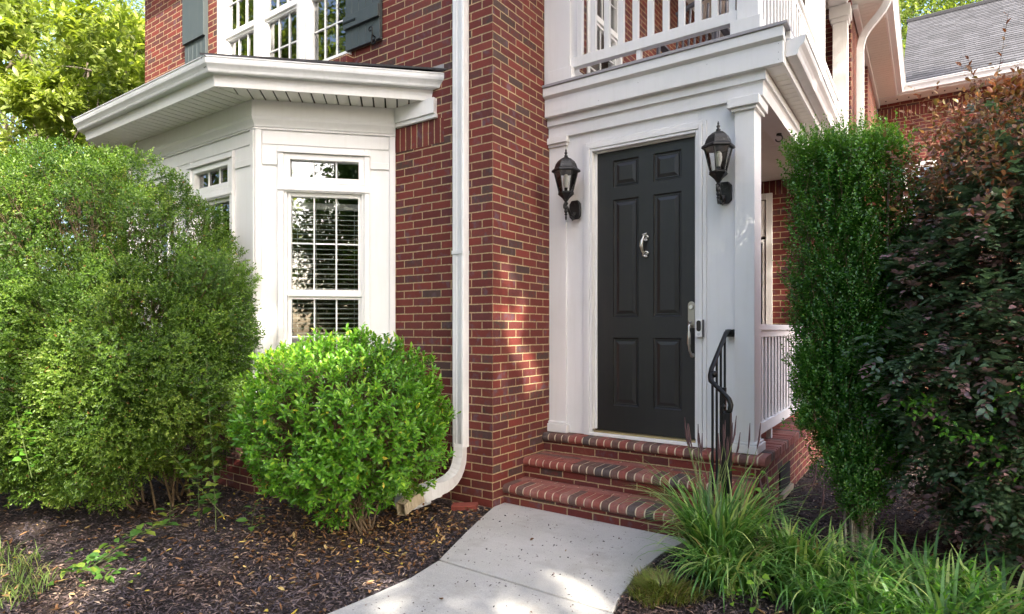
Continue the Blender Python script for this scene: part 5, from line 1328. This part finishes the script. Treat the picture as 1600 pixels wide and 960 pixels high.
# vines and sprouts around the big bush
V = 'vine sprouts'
weed('vine_sprout', 'tall upright vine stem climbing between the two left bushes', (-3.98, 2.22, 0), [(0, 0, 0), (-.02, 0, .5), (-.10, 0, .8), (-.16, .02, 1.2)], 46, .085, LF_VINE, spiral=False, w=.6, stemr=.0032)
weed('vine_sprout', 'thin leafy stem left of the tall vine stem', (-4.20, 2.22, 0), [(0, 0, 0), (0, 0, .25), (-.03, 0, .46)], 26, .075, LF_VINE, w=.6)
weed('vine_sprout', 'leafy sprout at the foot of the round bush', (-3.80, 2.36, 0), [(0, 0, 0), (.03, 0, .12), (.06, 0, .22)], 12, .085, LF_VINE, w=.55)
weed('vine_sprout', 'small sprout between mulch and the big bush trunk', (-4.45, 2.14, 0), [(0, 0, 0), (.0, 0, .08), (.02, 0, .16)], 9, .07, LF_VINE, w=.55)
weed('vine_runner', 'long woody runner arching out of the big bush towards the round bush', (-4.02, 2.30, .1), [(0, 0, 0), (-.15, -.10, .2), (-.40, -.16, .42), (-.62, -.22, .58)], 40, .07, LF_VINE, w=.6, stemr=.0035)
t = weed('fallen_vine', 'pale vine lying flat over the mulch with a heap of wilted leaves', (-4.22, 2.10, .06), [(0, 0, 0), (.08, -.28, .10), (.22, -.45, .04), (.42, -.70, .02)], 26, .075, LF_VINE, w=.62, stemr=.0035)
n = 46; P = np.array([-3.80, 1.44, .05])+rng.normal(0, 1, (n, 3))*np.array([.13, .09, .025]); P[:, 2] = np.abs(P[:, 2])+.02; ph = rng.uniform(0, 6.28, n)
foliage('wilted_leaves', t, LF_VINE, P, np.stack([np.cos(ph), np.sin(ph), rng.normal(0, .3, n)], -1), np.stack([rng.normal(0, .5, n), rng.normal(0, .5, n), np.ones(n)], -1), rng.uniform(.045, .085, n), rng.uniform(.025, .045, n), rng.uniform(0, 1, n), .25, .2)
weed('vine_sprout', 'heart shaped vine leaves growing out of the front of the big bush', (-4.72, 1.42, .55), [(0, 0, -.1), (.0, -.05, .15), (-.02, -.08, .38)], 20, .06, LF_WEED, w=.85)

# ================================================================== TREES
def tree(name, label, base, h, crown, leafmat, nleaf, ls, lw, hi=False, trunk_r=.18, ncl=60, cl=.5, group=None, reject=None, extra=None, whorl=0, clumpf=.8):
    """crown = list of (x,y,z,rx,ry,rz) ellipsoids in world space"""
    t = thing(name, label, 'tree', tuple(base), group); base = np.array(base, float)
    C = []; per = max(1, ncl//len(crown))
    for (x, y, z, rx, ry, rz) in crown:
        u = sphere_dirs(per); s = rng.uniform(.25, 1, len(u))**.5
        C.append(np.array([x, y, z])+u*np.array([rx, ry, rz])*s[:, None])
    C = np.concatenate(C); k = max(1, nleaf//len(C)); n = len(C)*k
    cr = cl*rng.uniform(.6, 1.3, len(C))
    u = nrm(rng.normal(0, 1, (n, 3))); s = rng.uniform(0, 1, n)**(1/2.2)
    P = np.repeat(C, k, 0)+u*np.array([1, 1, clumpf])*(s*np.repeat(cr, k))[:, None]
    if whorl:
        m = n//whorl; P = P[:m]; T = nrm(u[:m]*.6+np.array([0, 0, .8])+rng.normal(0, .3, (m, 3)))
        p, d, nn, ln, wd, _, fr = shoots(P, T, ls*.5, whorl, 1.35, .6, .6, ls, lw); r = rng.uniform(0, 1, len(p))*.7+.15+.15*lump(p, 1.2, 2)
    else:
        D = nrm(u*.5+rng.normal(0, .6, (n, 3))); p = P; d = D; nn = np.array([0, 0, 1.])+rng.normal(0, .7, (n, 3)); ln = ls*rng.uniform(.6, 1.2, n); wd = ln*lw/ls
        r = np.clip(.5+.25*lump(P, 1.1, 3)+rng.normal(0, .2, n), 0, 1)
    if reject is not None:
        k2 = ~reject(p); p, d, nn, ln, wd, r = p[k2], d[k2], nn[k2], ln[k2], wd[k2], r[k2]
    foliage('crown', t, leafmat, p, d, nn, ln, wd, r, .2, .1, hi)
    b = MB(); top = base+np.array([0, 0, h*.8]); cc = C.mean(0); top = np.array([base[0]*.5+cc[0]*.5, base[1]*.5+cc[1]*.5, h*.85])
    tr = bez([base-np.array([0, 0, .1]), base+np.array([.1, 0, h*.35]), top], 10); b.tube(tr, [trunk_r*(1-.08*k) for k in range(11)], 9, cap=False)
    idx = rng.choice(len(C), min(26, len(C)), replace=False)
    for i in idx:
        s0 = tr[random.randint(4, 9)]; e = Vector(C[i]); mid = s0.lerp(e, .5)+Vector((0, 0, .08*(e-s0).length))
        b.tube(bez([s0, mid, e], 5), [trunk_r*.32*(1-.16*k) for k in range(6)], 5, cap=False)
    b.build('trunk', BARK, t, smooth=True); return t

# where sun falls through the canopy: spots on the scene (x,y,z,radius)
SPOTS = np.array([(-5.9, 2.0, 2.9, .8), (-5.6, 1.4, 1.1, .6), (-7.2, 2.0, 1.8, 1.0), (-6.2, 1.6, .4, .5), (-6.3, 1.9, 2.2, .95), (-5.6, 1.6, 1.6, .75), (-5.5, 1.3, .6, .55), (-4.9, 1.5, .55, .35), (-6.6, 1.6, 1.0, .7), (-5.2, 1.9, 2.6, .48), (-4.6, 1.7, 1.0, .22),
                  (-3.95, 1.25, 0, .38), (-4.8, 1.3, 0, .35), (-3.75, 1.45, 0, .16),
                  (-3.5, 2.55, 1.35, .36), (-3.1, 2.6, 1.2, .12), (-4.15, 3.47, 2.0, .08), (-4.05, 3.58, 2.65, .05), (-4.62, 3.0, 1.5, .12), (-4.35, 3.28, 1.15, .14), (-4.75, 1.45, .95, .38), (-5.05, 1.4, 1.4, .35),
                  (XC, 4.12, 1.32, .19), (XC, 4.35, 1.02, .17), (XC, 3.95, 1.85, .13), (XC, 4.2, 1.6, .12), (XC, 3.92, 1.5, .12), (XC, 4.05, 2.55, .05), (XC, 4.05, 3.3, .06), (XC, 4.5, .95, .07), (XC, 3.9, 1.0, .06), (XC, 4.45, 1.45, .06),
                  (-1.45, 2.78, 0, .12), (-1.75, 2.95, 0, .07), (-2.3, 2.25, 0, .20), (-1.7, 2.45, 0, .10), (-2.1, 3.5, 0, .05),
                  (-.32, 4.30, 2.66, .17), (.55, 3.95, 2.3, .22), (.25, 4.05, 1.75, .10), (.5, 3.85, 1.2, .10), (.1, 4.15, 2.3, .12), (.6, 3.8, 1.7, .14), (.1, 4.5, 2.85, .30), (.5, 4.2, 2.6, .12), (-.72, 5.3, 3.42, .10), (-.72, 6.3, 3.42, .14), (-.9, 11.8, 4.6, .3), (.05, 3.9, .9, .12),
                  (-.1, 3.4, .2, .12)])
def in_spot(p):
    out = np.zeros(len(p), bool)
    for x, y, z, r in SPOTS:
        d = p-np.array([x, y, z]); al = d@S; dist = np.linalg.norm(d-al[:, None]*S, axis=1)
        out |= dist < (r*1.0+.03)*(1+.35*lump(p, 2.5, r*7))
    return out
# canopy between the sun and the house, outside the picture
def canopy_crowns(n, amin, amax, bmin, bmax, dist, ctr=(-3.2, 3.2, 2.0)):
    A = nrm(np.cross(S, [0, 0, 1.])); B = np.cross(A, S); out = []
    for _ in range(n):
        a, b_ = random.uniform(amin, amax), random.uniform(bmin, bmax); q = np.array(ctr)+S*(dist+random.uniform(-1.5, 1.5))+A*a+B*b_
        out.append((*q, 1.5, 1.5, 1.1))
    return out
A_ = nrm(np.cross(S, [0, 0, 1.])); 
tree('shade_tree', 'tall leafy tree right behind the viewer whose shadow falls on the front door', (10.5, -1.5, 0), 11, canopy_crowns(26, -4.6, 0, -3.6, 3.6, 13.5)+[(*(np.array([xx, 4.6, zz])+S*11.5), 1.1, 1.1, .9) for xx, zz in ((-1.9, 2.4), (-1.1, 2.2), (-2.2, 3.5), (-1.1, 3.5), (-1.6, 3.0), (-1.5, 1.6))]+[(*(np.array([-.6, yy, zz])+S*12.5), 1.4, 1.4, 1.0) for yy, zz in ((9.4, 4), (4.4, 2.0), (4.2, .8), (5.2, 1.4), (9.4, 5.4), (11, 4.5), (11, 6.2), (13, 5), (13, 6.8))], LF_OAK, 84000, .15, .085, trunk_r=.28, ncl=340, cl=.85, reject=in_spot)
tree('shade_tree', 'leafy tree close behind the viewer shading the path', (6.5, -3.8, 0), 9, [(*(np.array([-1.6, 1.2, 0.3])+S*9.5+A_*a+np.cross(A_, S)*b_), 1.2, 1.2, .9) for a in (-2.6, -1.2, .2, 1.6, 3.0) for b_ in (-1.6, 0, 1.6)], LF_OAK, 30000, .13, .075, trunk_r=.2, ncl=120, cl=.75, reject=in_spot)
for i, (x, y, r_, lb) in enumerate([(4.5, -6.5, 1.9, 'low leafy tree added unseen behind the viewer'), (8.5, -9.0, 2.4, 'low leafy tree added unseen behind the viewer at right'), (1.0, -9.0, 2.2, 'low leafy tree added unseen straight behind the viewer'), (12.5, -7.0, 2.4, 'low leafy tree added unseen farthest right behind the viewer')]):  # unseen low trees, added to keep bright sky out of the bay pane reflections
    tree('sky_block_tree', lb, (x, y, 0), 6.5, [(x, y, 3.6, r_, r_, 3.2)], LF_OAK, 24000, .13, .08, trunk_r=.12, ncl=130, cl=.6, group='unseen trees added against sky reflection')
tree('shade_tree', 'tall leafy tree behind the viewer shading the bay window', (8.0, -7.0, 0), 11, canopy_crowns(26, 0, 4.6, -3.6, 3.6, 14.5), LF_OAK, 52000, .15, .085, trunk_r=.28, ncl=210, cl=.85, reject=in_spot)
# trees opposite the house, seen only as reflections in the panes
for i, (x, y, h, lb) in enumerate([(-12.5, -5, 14, 'sunlit tree across the yard to the left'), (-9.5, -8, 14, 'sunlit tree across the yard behind the viewer'), (-16.5, -2.5, 14, 'sunlit tree at the far left of the yard'), (-3, -13, 11, 'tree across the yard straight behind the viewer'), (3.5, -14.0, 11, 'tree across the yard behind the viewer at right')]):
    tree('yard_tree', lb, (x, y, 0), h, [(x, y, h*.52, 3.4, 3.4, h*.46)], LF_TREE, 34000, .17, .10, trunk_r=.2, ncl=110, cl=.8, group='trees across the yard')
# background at left -------------------------------------------------
tree('magnolia_tree', 'large leaved yellow green magnolia behind the bay window at the left edge', (-12.4, 4.6, 0), 8, [(-12.0, 4.3, 4.0, 2.3, 1.8, 3.6), (-13.6, 3.4, 3.6, 2.2, 1.8, 3.4), (-11.2, 5.4, 5.6, 1.0, 1.0, 1.6)], LF_MAG, 46000, .14, .058, True, .07, 360, .55, whorl=8)
bgs = [(-17.5, 9.5, 12, 3.6), (-14.5, 11.5, 14, 3.6), (-20, 6.0, 12, 3.6), (-12.5, 15.5, 15, 3.8), (-24, 12, 15, 4.5), (-19, 16, 16, 4.8)]
lbs = ['fine leaved tree left of the brick corner', 'tall fine leaved tree directly beside the brick corner of the house', 'fine leaved tree at the far left edge behind the magnolia', 'tree mostly hidden behind the house corner', 'farther tree in the woods at the upper left', 'farthest tall tree behind the left woods']
for (x, y, h, r_), lb in zip(bgs, lbs):
    tree('woodland_tree', lb, (x, y, 0), h, [(x, y, h*.55, r_, r_, h*.46)], LF_TREE, 62000, .12, .06, trunk_r=.2, ncl=330, cl=.75, group='woodland trees at left')
tree('woodland_tree', 'leafy tree top above the grey shingle roof at the upper right', (2.5, 26, 0), 17, [(1.5, 26, 12.5, 4.2, 3, 5.0)], LF_TREE, 24000, .16, .08, trunk_r=.25, ncl=150, cl=.9)
tree('woodland_tree', 'leafy tree top filling the gap beside the white eave at the upper right', (-2.5, 30, 0), 19, [(-1.5, 30, 14.5, 4.5, 3, 6.0), (3.5, 31, 15.5, 4.0, 3, 5.0)], LF_TREE, 36000, .17, .09, trunk_r=.2, ncl=240, cl=.95)
tree('woodland_tree', 'second leafy tree top above the right end of the shingle roof', (9, 27, 0), 17, [(9, 27, 12.0, 4.2, 3, 5.0)], LF_TREE, 20000, .16, .08, trunk_r=.25, ncl=130, cl=.9)
